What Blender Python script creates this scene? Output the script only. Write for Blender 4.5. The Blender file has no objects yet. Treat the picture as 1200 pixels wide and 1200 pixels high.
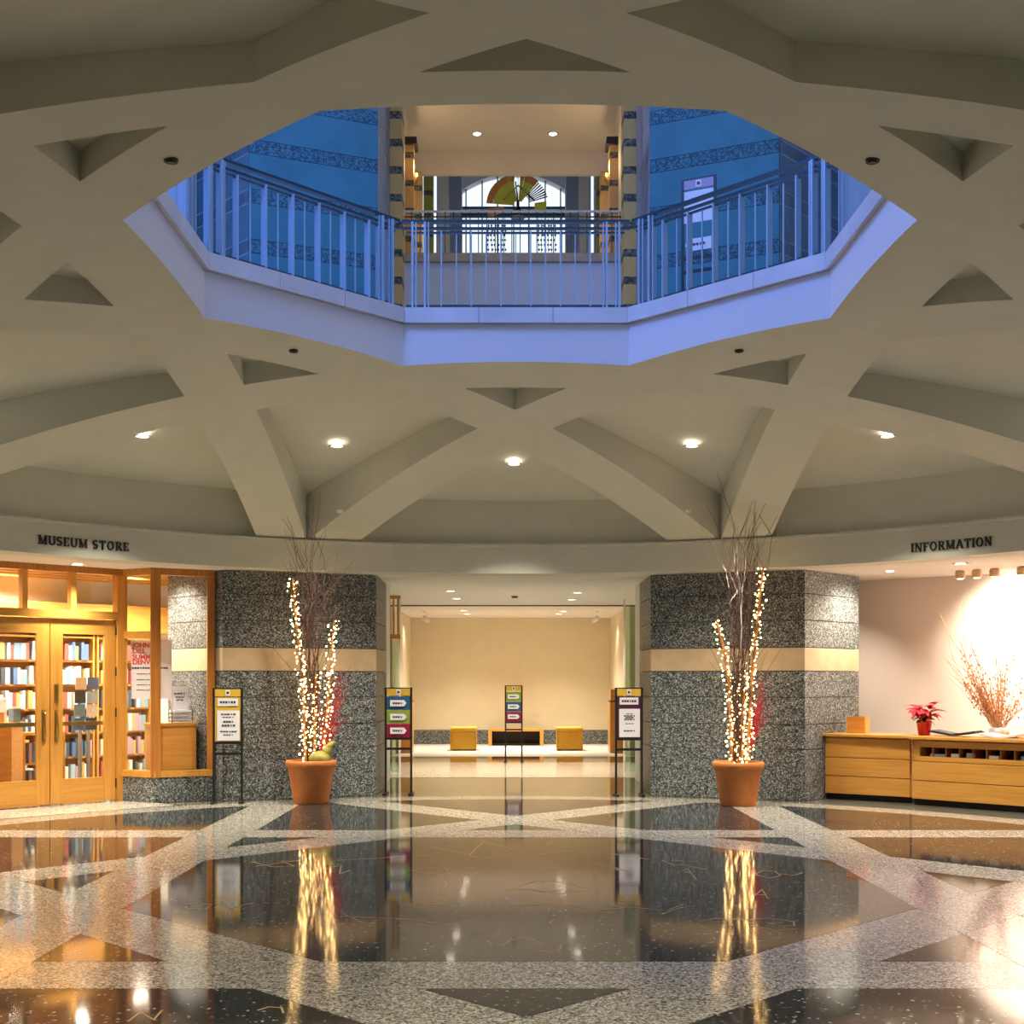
import bpy, bmesh, math, random
from math import sin, cos, tan, pi, radians as R, sqrt, hypot
from mathutils import Vector, Matrix
random.seed(7)
S = bpy.context.scene
COL = S.collection

# ------------------------------------------------------------------ camera
F, U0, V0, CX, CY, CZ = 1431.0, 594.0, 800.0, -0.093, -9.82, 1.6
cam_d = bpy.data.cameras.new('camera'); cam = bpy.data.objects.new('camera', cam_d); COL.objects.link(cam)
cam.location = (CX, CY, CZ); cam.rotation_euler = (R(90), 0, 0)
cam_d.sensor_width = 36; cam_d.lens = F / 1200 * 36
cam_d.shift_x = (600 - U0) / 1200; cam_d.shift_y = (V0 - 600) / 1200
cam_d.clip_start = 0.05; cam_d.clip_end = 300
S.camera = cam
def at(u, v, d):                                   # a pixel at a known depth from the camera
    return Vector((CX + (u - U0) / F * d, CY + d, CZ + (V0 - v) / F * d))
def on_floor(u, v):
    d = F * CZ / (v - V0); p = at(u, v, d); p.z = 0; return p

# ------------------------------------------------------------------ world, sky light, exposure
S.view_settings.view_transform = 'Standard'; S.view_settings.look = 'None'
S.view_settings.gamma = 1; S.view_settings.use_curve_mapping = False
S.view_settings.exposure = 0.0
W = bpy.data.worlds.new('world'); S.world = W; W.use_nodes = True
W.node_tree.nodes['Background'].inputs[0].default_value = (0.80, 0.90, 1.0, 1)
W.node_tree.nodes['Background'].inputs[1].default_value = 1.3
def light(name, kind, loc, energy, color, size=0.1, rot=None, target=None, cone=None, blend=1.0, size_y=None):
    l = bpy.data.lights.new(name, kind); l.energy = energy; l.color = color
    if kind == 'AREA':
        l.size = size
        if size_y: l.shape = 'RECTANGLE'; l.size_y = size_y
    else: l.shadow_soft_size = size
    if kind == 'SPOT': l.spot_size = R(cone or 120); l.spot_blend = blend
    o = bpy.data.objects.new(name, l); COL.objects.link(o); o.location = loc
    if target is not None: o.rotation_euler = (Vector(target) - Vector(loc)).to_track_quat('-Z', 'Y').to_euler()
    elif rot: o.rotation_euler = rot
    return o
WARM = (1.0, 0.90, 0.72)
E_DOWN, E_SKY, E_SOFFIT, E_GAL, E_STORE, E_ALC, E_HALL = 1080, 800, 300, 430, 620, 230, 115
sky = light('skylight', 'AREA', (-4.0, -1.5, 12.3), E_SKY, (0.10, 0.26, 1.0), 3.4, target=(0.6, 0.8, 5))

# ------------------------------------------------------------------ materials
MATS = {}
def newmat(name):
    m = bpy.data.materials.new(name); m.use_nodes = True; MATS[name] = m
    nt = m.node_tree; return m, nt, nt.nodes['Principled BSDF']
def plain(name, c, rough=0.5, metal=0.0, emit=None, estr=0, spec=0.5, var=0.0, vscale=8, bump=0, bscale=60):
    m, nt, b = newmat(name)
    b.inputs['Base Color'].default_value = (*c, 1); b.inputs['Roughness'].default_value = rough
    b.inputs['Metallic'].default_value = metal; b.inputs['Specular IOR Level'].default_value = spec
    if emit: b.inputs['Emission Color'].default_value = (*emit, 1); b.inputs['Emission Strength'].default_value = estr
    if var or bump:
        tc = nt.nodes.new('ShaderNodeTexCoord')
        if var:
            n = nt.nodes.new('ShaderNodeTexNoise'); n.inputs['Scale'].default_value = vscale; n.inputs['Detail'].default_value = 5
            nt.links.new(tc.outputs['Object'], n.inputs['Vector'])
            r = nt.nodes.new('ShaderNodeValToRGB'); e = r.color_ramp.elements
            e[0].position = .3; e[1].position = .7
            e[0].color = (*[x * (1 - var) for x in c], 1); e[1].color = (*[min(1, x * (1 + var)) for x in c], 1)
            nt.links.new(n.outputs['Fac'], r.inputs[0]); nt.links.new(r.outputs[0], b.inputs['Base Color'])
        if bump:
            n2 = nt.nodes.new('ShaderNodeTexNoise'); n2.inputs['Scale'].default_value = bscale; n2.inputs['Detail'].default_value = 3
            nt.links.new(tc.outputs['Object'], n2.inputs['Vector'])
            bp = nt.nodes.new('ShaderNodeBump'); bp.inputs['Strength'].default_value = bump; bp.inputs['Distance'].default_value = .01
            nt.links.new(n2.outputs['Fac'], bp.inputs['Height']); nt.links.new(bp.outputs[0], b.inputs['Normal'])
    return m
def speckle(name, stops, scale, rough, spec=0.5, rand2=None, bump=0):
    """crushed-stone chips: every Voronoi cell takes one of the stop colours"""
    m, nt, b = newmat(name)
    tc = nt.nodes.new('ShaderNodeTexCoord')
    nz = nt.nodes.new('ShaderNodeTexNoise'); nz.inputs['Scale'].default_value = scale * .9
    mx = nt.nodes.new('ShaderNodeVectorMath'); mx.operation = 'MULTIPLY_ADD'
    mx.inputs[1].default_value = (.02, .02, .02)
    nt.links.new(tc.outputs['Object'], nz.inputs['Vector'])
    nt.links.new(nz.outputs['Color'], mx.inputs[0]); nt.links.new(tc.outputs['Object'], mx.inputs[2])
    v = nt.nodes.new('ShaderNodeTexVoronoi'); v.inputs['Scale'].default_value = scale
    nt.links.new(mx.outputs[0], v.inputs['Vector'])
    sp = nt.nodes.new('ShaderNodeSeparateColor'); nt.links.new(v.outputs['Color'], sp.inputs[0])
    r = nt.nodes.new('ShaderNodeValToRGB'); r.color_ramp.interpolation = 'CONSTANT'
    els = r.color_ramp.elements
    while len(els) < len(stops): els.new(1)
    for e, (p, c) in zip(els, stops): e.position = p; e.color = (*c, 1)
    nt.links.new(sp.outputs[0], r.inputs[0]); nt.links.new(r.outputs[0], b.inputs['Base Color'])
    b.inputs['Roughness'].default_value = rough; b.inputs['Specular IOR Level'].default_value = spec
    if bump:
        n2 = nt.nodes.new('ShaderNodeTexNoise'); n2.inputs['Scale'].default_value = 3.0; n2.inputs['Detail'].default_value = 1
        nt.links.new(tc.outputs['Object'], n2.inputs['Vector'])
        bp = nt.nodes.new('ShaderNodeBump'); bp.inputs['Strength'].default_value = bump; bp.inputs['Distance'].default_value = .01
        nt.links.new(n2.outputs['Fac'], bp.inputs['Height']); nt.links.new(bp.outputs[0], b.inputs['Normal'])
    return m
def wood(name, c1, c2, rough=0.3, axis=2, scale=6):
    m, nt, b = newmat(name)
    tc = nt.nodes.new('ShaderNodeTexCoord'); mp = nt.nodes.new('ShaderNodeMapping')
    s = [scale * 3] * 3; s[axis] = scale * .15; mp.inputs['Scale'].default_value = s
    nt.links.new(tc.outputs['Object'], mp.inputs[0])
    n = nt.nodes.new('ShaderNodeTexNoise'); n.inputs['Scale'].default_value = 1.5; n.inputs['Detail'].default_value = 6; n.inputs['Distortion'].default_value = .6
    nt.links.new(mp.outputs[0], n.inputs['Vector'])
    r = nt.nodes.new('ShaderNodeValToRGB'); e = r.color_ramp.elements
    e[0].position = .32; e[1].position = .68; e[0].color = (*c1, 1); e[1].color = (*c2, 1)
    nt.links.new(n.outputs['Fac'], r.inputs[0]); nt.links.new(r.outputs[0], b.inputs['Base Color'])
    b.inputs['Roughness'].default_value = rough
    return m
def glass(name, tint=(1, 1, 1), amount=0.08):
    m, nt, b = newmat(name)
    out = nt.nodes['Material Output']; nt.nodes.remove(b)
    t = nt.nodes.new('ShaderNodeBsdfTransparent'); t.inputs[0].default_value = (*tint, 1)
    g = nt.nodes.new('ShaderNodeBsdfGlossy'); g.inputs['Roughness'].default_value = .02
    lw = nt.nodes.new('ShaderNodeLayerWeight'); lw.inputs[0].default_value = .5
    pw = nt.nodes.new('ShaderNodeMath'); pw.operation = 'POWER'; pw.inputs[1].default_value = 5; nt.links.new(lw.outputs['Facing'], pw.inputs[0])
    fr = nt.nodes.new('ShaderNodeMath'); fr.operation = 'MULTIPLY_ADD'; fr.inputs[1].default_value = .7; fr.inputs[2].default_value = .03; nt.links.new(pw.outputs[0], fr.inputs[0])
    mx = nt.nodes.new('ShaderNodeMixShader')
    nt.links.new(fr.outputs[0], mx.inputs[0]); nt.links.new(t.outputs[0], mx.inputs[1]); nt.links.new(g.outputs[0], mx.inputs[2])
    nt.links.new(mx.outputs[0], out.inputs[0])
    return m

plaster = plain('plaster', (0.69, 0.69, 0.60), .85, var=.03, vscale=3, bump=.12, bscale=90)
plaster_white = plain('plaster_white', (0.80, 0.77, 0.72), .85, bump=.08, bscale=80)
plaster_up = plain('plaster_upper', (0.80, 0.80, 0.84), .8, bump=.1, bscale=80)
gallery_paint = plain('gallery_paint', (0.78, 0.68, 0.48), .8, var=.03, vscale=2)
terr_light = speckle('terrazzo_light', [(0, (.05, .045, .038)), (.16, (.19, .178, .148)), (.40, (.35, .33, .28)), (.72, (.56, .53, .46))], 88, .10, bump=.012)
terr_dark = speckle('terrazzo_dark', [(0, (.018, .022, .024)), (.5, (.026, .031, .033)), (.965, (.12, .13, .12)), (.984, (.42, .43, .40))], 75, .06, .45, bump=.012)
terr_mid = speckle('terrazzo_mid', [(0, (.11, .105, .08)), (.4, (.16, .15, .11)), (.8, (.21, .195, .15))], 62, .07)
granite = speckle('granite', [(0, (.014, .018, .023)), (.30, (.060, .072, .080)), (.52, (.15, .17, .175)), (.76, (.31, .335, .33)), (.92, (.54, .56, .54))], 85, .45)
sandstone = plain('sandstone', (0.58, 0.44, 0.28), .55, var=.1, vscale=5)
joint = plain('joint', (.03, .03, .03), .9)
maple = wood('maple', (.60, .27, .045), (.72, .36, .075), .32, 2)
maple_h = wood('maple_horizontal', (.58, .26, .045), (.70, .35, .075), .3, 0)
cherry = wood('cherry_frame', (.42, .15, .025), (.55, .22, .04), .35, 2)
brass = plain('brass', (.62, .42, .13), .3, 1.0)
inlay_brass = plain('inlay_brass', (.58, .38, .15), .4, .25)
bronze = plain('letter_bronze', (.035, .022, .015), .5)
black_metal = plain('black_metal', (.012, .011, .012), .4)
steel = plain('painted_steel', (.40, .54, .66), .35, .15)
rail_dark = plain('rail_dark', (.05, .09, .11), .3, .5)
white_trim = plain('white_trim', (.85, .83, .78), .5)
lamp_glow = plain('lamp_glow', (1, .95, .85), .5, emit=(1, .88, .68), estr=9)
dome_glow = plain('dome_glow', (1, .95, .85), .5, emit=(1, .92, .76), estr=2.2)
bulb_glow = plain('bulb_glow', (1, .8, .5), .5, emit=(1.0, .62, .22), estr=18)
for m_ in (lamp_glow, dome_glow): m_.cycles.emission_sampling = 'NONE'
clear_glass = glass('clear_glass')
green_glass = glass('green_glass', (.78, .90, .84))
terracotta = plain('terracotta', (.52, .17, .04), .75, var=.14, vscale=6)
soil = plain('soil', (.04, .028, .018), .95, bump=.6, bscale=40)
twig_brown = plain('twig_brown', (.10, .042, .030), .8)
twig_silver = plain('twig_silver', (.62, .55, .46), .7)
twig_tan = plain('twig_tan', (.62, .34, .16), .8)
pod_orange = plain('pod_orange', (.70, .27, .10), .8)
stick_amber = plain('stick_amber', (.45, .18, .05), .8)
berry_red = plain('berry_red', (.42, .012, .03), .6)
gourd_green = plain('gourd_green', (.26, .23, .04), .5, var=.35, vscale=9)
mustard = plain('mustard', (.62, .40, .04), .5)
paper_white = plain('paper_white', (.74, .73, .78), .6)
ink = plain('ink', (.05, .045, .08), .6)
blue_panel = plain('blue_panel', (.015, .10, .24), .4)
green_panel = plain('green_panel', (.24, .33, .05), .4)
crimson_panel = plain('crimson_panel', (.26, .008, .05), .4)
purple_panel = plain('purple_panel', (.07, .012, .05), .4)
teal_panel = plain('teal_panel', (.03, .10, .22), .4)
ottoman_cloth = plain('ottoman_cloth', (.64, .36, .035), .8, var=.06, vscale=12)
red_pot = plain('red_foil', (.55, .01, .015), .3)
bract_red = plain('bract_red', (.60, .008, .035), .5)
bract_pink = plain('bract_pink', (.78, .16, .12), .5)
leaf_green = plain('leaf_green', (.04, .11, .02), .5)
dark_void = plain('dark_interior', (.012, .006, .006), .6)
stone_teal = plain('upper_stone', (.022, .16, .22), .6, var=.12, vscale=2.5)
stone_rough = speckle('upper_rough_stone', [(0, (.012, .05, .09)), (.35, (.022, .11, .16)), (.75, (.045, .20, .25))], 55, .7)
marble = plain('marble_coping', (.72, .72, .76), .35, var=.1, vscale=2)
stripe_tan = plain('stripe_tan', (.72, .42, .13), .6, var=.08, vscale=4)
stripe_dark = speckle('stripe_dark', [(0, (.05, .045, .03)), (.4, (.14, .12, .08)), (.8, (.24, .2, .13))], 30, .6)
stripe_green = plain('stripe_green', (.42, .42, .07), .6, var=.1, vscale=4)
mullion_teal = plain('mullion_teal', (.02, .10, .13), .4)
reveal_blue = plain('reveal_blue', (.33, .42, .62), .6)
def translucent(name, c):
    m, nt, b = newmat(name); b.inputs['Base Color'].default_value = (*c, 1)
    t = nt.nodes.new('ShaderNodeBsdfTranslucent'); t.inputs[0].default_value = (*c, 1); mx = nt.nodes.new('ShaderNodeMixShader'); mx.inputs[0].default_value = .7
    nt.links.new(b.outputs[0], mx.inputs[1]); nt.links.new(t.outputs[0], mx.inputs[2]); nt.links.new(mx.outputs[0], nt.nodes['Material Output'].inputs[0]); return m
glass_amber = translucent('amber_panel', (.85, .50, .20)); glass_olive = translucent('olive_panel', (.85, .82, .24))

# ------------------------------------------------------------------ mesh helpers
class MB:
    def __init__(s): s.v, s.f = [], []
    def add(s, vs, fs, M=None):
        o = len(s.v)
        s.v += [tuple(M @ Vector(p)) if M else tuple(p) for p in vs]
        s.f += [tuple(i + o for i in f) for f in fs]; return s
    def box(s, c, d, rz=0, M=None):
        x, y, z = [k / 2 for k in d]
        vs = [(a * x, b * y, e * z) for a in (-1, 1) for b in (-1, 1) for e in (-1, 1)]
        fs = [(0, 1, 3, 2), (4, 6, 7, 5), (0, 4, 5, 1), (2, 3, 7, 6), (0, 2, 6, 4), (1, 5, 7, 3)]
        T = Matrix.Translation(c) @ Matrix.Rotation(rz, 4, 'Z')
        return s.add(vs, fs, M @ T if M else T)
    def prism(s, poly, z0, z1, M=None):
        n = len(poly)
        if sum(poly[i][0] * poly[(i + 1) % n][1] - poly[(i + 1) % n][0] * poly[i][1] for i in range(n)) < 0: poly = poly[::-1]
        vs = [(p[0], p[1], z0) for p in poly] + [(p[0], p[1], z1) for p in poly]
        fs = [tuple(range(n))[::-1], tuple(range(n, 2 * n))] + [(i, (i + 1) % n, (i + 1) % n + n, i + n) for i in range(n)]
        return s.add(vs, fs, M)
    def lathe(s, prof, n=28, M=None):
        vs, fs = [], []
        for r, z in prof: vs += [(r * cos(2 * pi * i / n), r * sin(2 * pi * i / n), z) for i in range(n)]
        for k in range(len(prof) - 1):
            for i in range(n):
                j = (i + 1) % n; fs.append((k * n + i, k * n + j, (k + 1) * n + j, (k + 1) * n + i))
        return s.add(vs, fs, M)
    def tube(s, pts, r0, r1=None, n=5):
        r1 = r0 if r1 is None else r1; vs, fs = [], []; m = len(pts)
        for k, p in enumerate(pts):
            p = Vector(p); t = (Vector(pts[min(k + 1, m - 1)]) - Vector(pts[max(k - 1, 0)])).normalized()
            a = t.orthogonal().normalized(); b = t.cross(a); r = r0 + (r1 - r0) * k / max(1, m - 1)
            vs += [tuple(p + (a * cos(2 * pi * i / n) + b * sin(2 * pi * i / n)) * r) for i in range(n)]
        for k in range(m - 1):
            for i in range(n):
                j = (i + 1) % n; fs.append((k * n + i, k * n + j, (k + 1) * n + j, (k + 1) * n + i))
        fs.append(tuple(range(n))[::-1]); fs.append(tuple(range((m - 1) * n, m * n)))
        return s.add(vs, fs)
    def ball(s, c, r, n=6, m=4, sz=1):
        prof = [(max(1e-4, r * sin(pi * k / m)), -r * sz * cos(pi * k / m)) for k in range(m + 1)]
        return s.lathe(prof, n, Matrix.Translation(c))
    def build(s, name, mat, parent=None, smooth=False, bevel=0, **kw):
        me = bpy.data.meshes.new(name); me.from_pydata(s.v, [], s.f); me.validate(); me.update()
        return link(name, me, mat, parent, smooth, bevel, **kw)
def link(name, me, mat=None, parent=None, smooth=False, bevel=0, **kw):
    if mat and not me.materials: me.materials.append(mat)
    if smooth:
        for p in me.polygons: p.use_smooth = True
    o = bpy.data.objects.new(name, me); COL.objects.link(o); o.parent = parent
    if bevel:
        b = o.modifiers.new('bevel', 'BEVEL'); b.width = bevel; b.segments = 2; b.limit_method = 'ANGLE'
    tag(o, **kw); return o
def tag(o, label=None, cat=None, group=None, kind=None):
    if label: o['label'] = label
    if cat: o['category'] = cat
    if group: o['group'] = group
    if kind: o['kind'] = kind
    return o
def thing(name, loc=(0, 0, 0), rz=0, label=None, cat=None, group=None, kind=None):
    o = bpy.data.objects.new(name, None); COL.objects.link(o); o.empty_display_size = .1
    o.location = loc; o.rotation_euler = (0, 0, rz); return tag(o, label, cat, group, kind)
def B(name, c, d, mat, parent=None, rz=0, bevel=0, **kw): return MB().box(c, d, rz).build(name, mat, parent, bevel=bevel, **kw)
def copy_tree(o, parent=None):
    c = o.copy(); COL.objects.link(c); c.parent = parent
    for ch in list(o.children): copy_tree(ch, c)
    return c
def pol(r, deg, z=0): return Vector((r * sin(R(deg)), r * cos(R(deg)), z))   # 0 deg = straight ahead (+y), + = right

# ------------------------------------------------------------------ plan of the rotunda: an eight-pointed star of bands
A0, B0 = 2.815, 3.43                       # inner and outer edge of every band, measured from the centre
NRM = [(sin(k * pi / 4), cos(k * pi / 4)) for k in range(8)]
def split(poly, n, d):
    out = []
    for sg in (1, -1):
        q = []; m = len(poly)
        for i in range(m):
            p0, p1 = poly[i], poly[(i + 1) % m]
            s0 = sg * (p0[0] * n[0] + p0[1] * n[1] - d); s1 = sg * (p1[0] * n[0] + p1[1] * n[1] - d)
            if s0 >= -1e-9: q.append(p0)
            if (s0 > 1e-9 and s1 < -1e-9) or (s0 < -1e-9 and s1 > 1e-9):
                t = s0 / (s0 - s1); q.append((p0[0] + (p1[0] - p0[0]) * t, p0[1] + (p1[1] - p0[1]) * t))
        r = []
        for p in q:
            if not r or hypot(p[0] - r[-1][0], p[1] - r[-1][1]) > 1e-6: r.append(p)
        if len(r) > 1 and hypot(r[0][0] - r[-1][0], r[0][1] - r[-1][1]) < 1e-6: r.pop()
        if len(r) >= 3:
            a = abs(sum(r[i][0] * r[(i + 1) % len(r)][1] - r[(i + 1) % len(r)][0] * r[i][1] for i in range(len(r)))) / 2
            if a > 1e-5: out.append(r)
    return out
def star_cells(rad, n=144):
    polys = [[(rad * sin(2 * pi * i / n), rad * cos(2 * pi * i / n)) for i in range(n)]]
    for nn in NRM:
        for d in (A0, B0):
            nx = []
            for p in polys: nx += split(p, nn, d)
            polys = nx
    res = []
    for p in polys:
        c = (sum(q[0] for q in p) / len(p), sum(q[1] for q in p) / len(p))
        nb = sum(A0 < c[0] * n_[0] + c[1] * n_[1] < B0 for n_ in NRM)
        res.append((p, c, nb))
    return res
def z_rib(r): return 5.16 - .0303 * r * r
def z_cof(r): return 5.223 - .0196 * r * r

# ------------------------------------------------------------------ floor
fl = MB().box((0, 8, -.105), (44, 62, .2)).build('floor', terr_mid, kind='structure', label='polished stone floor of the rotunda and hall')
RF = 6.95
def inset(p, c, g):
    out = []
    for q in p:
        v = Vector((q[0] - c[0], q[1] - c[1])); L = v.length
        out.append((c[0] + v.x * (1 - g / L), c[1] + v.y * (1 - g / L)))
    return out
for p, c, nb in star_cells(RF):
    q = inset(p, c, .004)
    if nb: MB().prism(q, -.02, 0).build('terrazzo_band_tile', terr_light, fl)
    else: MB().prism(q, -.02, 0).build('dark_floor_panel', terr_dark, fl)
for k in range(16):                                     # pale ring round the star
    a = [k * 22.5 - 11.25 + 22.5 * i / 9 for i in range(10)]
    MB().prism([pol(RF + .004, t).to_2d() for t in a] + [pol(7.42, t).to_2d() for t in reversed(a)], -.02, 0).build('ring_tile', terr_light, fl)
pale_floor = speckle('pale_floor', [(0, (.40, .36, .30)), (.3, (.58, .54, .47)), (.7, (.70, .66, .58))], 60, .10)
carpet = plain('pale_carpet', (.62, .55, .50), .95, bump=.3, bscale=200)
for nm, y0, y1, hw, mt in (('pale_floor_strip', 10.75, 14.75, 3.0, pale_floor), ('dark_floor_strip', 14.76, 16.6, 3.0, terr_dark), ('carpet_strip', 16.61, 22.0, 2.7, carpet)):
    MB().box((0, (y0 + y1) / 2, -.01), (2 * hw, y1 - y0, .02)).build(nm, mt, fl)
for (ang, s0, s1) in ((-45, -2.2, 1.2),):                # pale threshold in front of the shop doors
    n_, t_ = pol(1, ang), pol(1, ang + 90)
    q = [n_ * 7.5 + t_ * s0, n_ * 7.5 + t_ * s1, n_ * 8.5 + t_ * s1, n_ * 8.5 + t_ * s0]
    MB().prism([v.to_2d() for v in q], -.02, -.001).build('threshold_tile', pale_floor, fl)

# brass line figures set into the dark octagon (traced as floor points)
FIG = [
    [(505, 992), (550, 1002), (567, 986), (563, 985), (600, 995)], [(487, 1003), (540, 1003), (575, 1005)],
    [(483, 1020), (492, 1023), (510, 1024), (525, 1021), (520, 1017), (500, 1017), (483, 1020)], [(525, 1019), (545, 1018), (561, 1023), (550, 1026), (525, 1024)],
    [(632, 1001), (660, 998), (720, 1001), (760, 1007)], [(648, 1010), (660, 1014), (700, 1014), (725, 1020), (722, 1017), (700, 1011), (665, 1009), (648, 1010)], [(722, 1017), (738, 1022)],
    [(596, 1043), (630, 1032), (645, 1032), (668, 1036), (688, 1043), (655, 1048), (622, 1043), (596, 1043)], [(606, 1041), (640, 1045), (670, 1041)],
    [(485, 1058), (510, 1060), (523, 1057), (520, 1054)], [(400, 1070), (427, 1082)], [(400, 1074), (480, 1077), (518, 1084), (560, 1077), (620, 1079)], [(466, 1077), (518, 1082)],
    [(598, 1060), (670, 1061), (698, 1067), (740, 1063)], [(678, 1069), (718, 1070)], [(715, 1061), (782, 1067), (800, 1060)], [(776, 1071), (800, 1063)],
    [(550, 1099), (565, 1094), (580, 1095), (586, 1090), (600, 1093), (618, 1096), (622, 1100), (600, 1101), (588, 1108), (578, 1107), (570, 1102), (550, 1099)],
    [(622, 1100), (634, 1105), (648, 1104), (658, 1108), (655, 1115), (645, 1116), (604, 1110)],
    [(776, 1008), (790, 1014), (800, 1013), (827, 1019)], [(788, 1008), (800, 1009)], [(792, 1024), (806, 1018), (816, 1031)], [(800, 1021), (810, 1023)],
    [(885, 1024), (895, 1020), (908, 1021), (915, 1026), (903, 1029), (888, 1026), (885, 1024)], [(915, 1024), (930, 1026), (940, 1023)],
    [(884, 1050), (893, 1042), (900, 1053)], [(885, 1048), (896, 1049)],
    [(822, 1079), (840, 1076), (875, 1078), (900, 1076), (930, 1080), (931, 1085), (915, 1085), (900, 1082), (918, 1081)], [(880, 1085), (910, 1090), (932, 1089)],
    [(295, 1010), (320, 1016), (345, 1015), (330, 1009), (350, 1009)], [(300, 1015), (322, 1012), (360, 1007)], [(385, 1017), (400, 1014), (398, 1024), (410, 1020)], [(395, 1008), (440, 1006), (475, 1003)],
    [(217, 1063), (235, 1058), (248, 1060), (240, 1066), (222, 1066), (217, 1063)], [(252, 1064), (262, 1058), (270, 1065), (280, 1062), (296, 1058)],
    [(150, 1197), (165, 1186), (180, 1195), (190, 1184)], [(302, 1184), (315, 1180), (330, 1181), (332, 1187)],
]
for fg in FIG:
    pts = [on_floor(*q) for q in fg]; mb = MB()
    for a, b in zip(pts, pts[1:]):
        d = (b - a); L = d.length; ang = math.atan2(d.y, d.x)
        mb.box(((a.x + b.x) / 2, (a.y + b.y) / 2, .0004), (L + .006, .010, .0016), ang)
    mb.build('brass_inlay', inlay_brass, fl)

# ------------------------------------------------------------------ ribbed ceiling
RC = 7.36
def refine(p):
    out = []; m = len(p)
    for i in range(m):
        a, b = p[i], p[(i + 1) % m]; L = hypot(b[0] - a[0], b[1] - a[1]); k = max(1, round(L / .16))
        out += [(a[0] + (b[0] - a[0]) * j / k, a[1] + (b[1] - a[1]) * j / k) for j in range(k)]
    return out
def dish(mb, p, c, zf):
    q = refine(p); n = len(q); T = 6; vs, fs = [], []
    for t in range(T):
        for x, y in q:
            w = t / T; X, Y = x + (c[0] - x) * w, y + (c[1] - y) * w; vs.append((X, Y, zf(hypot(X, Y))))
    vs.append((c[0], c[1], zf(hypot(*c))))
    for t in range(T - 1):
        for i in range(n):
            j = (i + 1) % n; fs.append((t * n + i, (t + 1) * n + i, (t + 1) * n + j, t * n + j))
    for i in range(n): fs.append(((T - 1) * n + i, T * n, (T - 1) * n + (i + 1) % n))
    mb.add(vs, fs); return q
ribs = MB(); coffers = []
for p, c, nb in star_cells(RC, 192):
    if nb: dish(ribs, p, c, z_rib)
    elif hypot(*c) > .5: coffers.append((p, c))
ceil = ribs.build('ceiling', plaster, kind='structure', smooth=True, label='shallow ribbed plaster vault with a star of crossing ribs')
bm = bmesh.new(); bm.from_mesh(ceil.data); bmesh.ops.remove_doubles(bm, verts=bm.verts, dist=1e-4); bm.to_mesh(ceil.data); bm.free()
for p, c in coffers:
    mb = MB(); q = dish(mb, p, c, z_cof); n = len(q)
    pan = mb.build('coffer_panel', plaster, ceil, smooth=True)
    sd = MB()
    for i in range(n):
        a, b = q[i], q[(i + 1) % n]; ra, rb = hypot(*a), hypot(*b)
        lo = lambda r: 3.50 if r > RC - .02 else z_rib(r)
        if ra > RC - .02 and rb > RC - .02: za, zb = 3.50, 3.50
        else: za, zb = z_rib(ra), z_rib(rb)
        sd.add([(*a, za), (*b, zb), (*b, z_cof(rb)), (*a, z_cof(ra))], [(0, 1, 2, 3)])
    sd.build('coffer_reveal', plaster, pan)
# fascia drum with its ledge
def ring(name, r0, r1, z0, z1, mat, a0=0, a1=360, n=160, parent=None, **kw):
    mb = MB(); full = abs(a1 - a0) >= 360; k = n if full else n + 1
    for i in range(k):
        t = a0 + (a1 - a0) * i / n
        for r, z in ((r0, z0), (r1, z0), (r1, z1), (r0, z1)): mb.v.append(tuple(pol(r, t, z)))
    for i in range(n):
        j = (i + 1) % k
        for e in range(4): mb.f.append((i * 4 + e, j * 4 + e, j * 4 + (e + 1) % 4, i * 4 + (e + 1) % 4))
    if not full: mb.f += [(0, 1, 2, 3), tuple(n * 4 + e for e in (3, 2, 1, 0))]
    return mb.build(name, mat, parent, **kw)
fascia = ring('wall_fascia', 7.31, 7.68, 3.13, 3.50, plaster, kind='structure', label='curved plaster fascia ring below the vault')
ring('ledge', 7.25, 7.50, 3.50, 3.535, plaster, parent=fascia)
ring('ceiling_soffit', 7.66, 8.62, 3.13, 3.20, plaster_white, kind='structure', label='flat soffit behind the fascia ring')
# outer shell and low ceilings of the spaces round the rotunda
ring('wall_outer', 12.0, 12.2, 0, 5.3, plaster_white, 21, 339, kind='structure', label='outer wall round the rotunda')
ring('ceiling_alcove', 8.62, 12.0, 3.13, 3.2, plaster_white, 30, 90, 40, kind='structure', label='flat ceiling over the information alcove')
ring('ceiling_lobby', 8.62, 12.05, 3.42, 3.5, plaster_white, 90, 330, 90, kind='structure', label='flat white ceiling over the shop and lobby')

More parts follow.
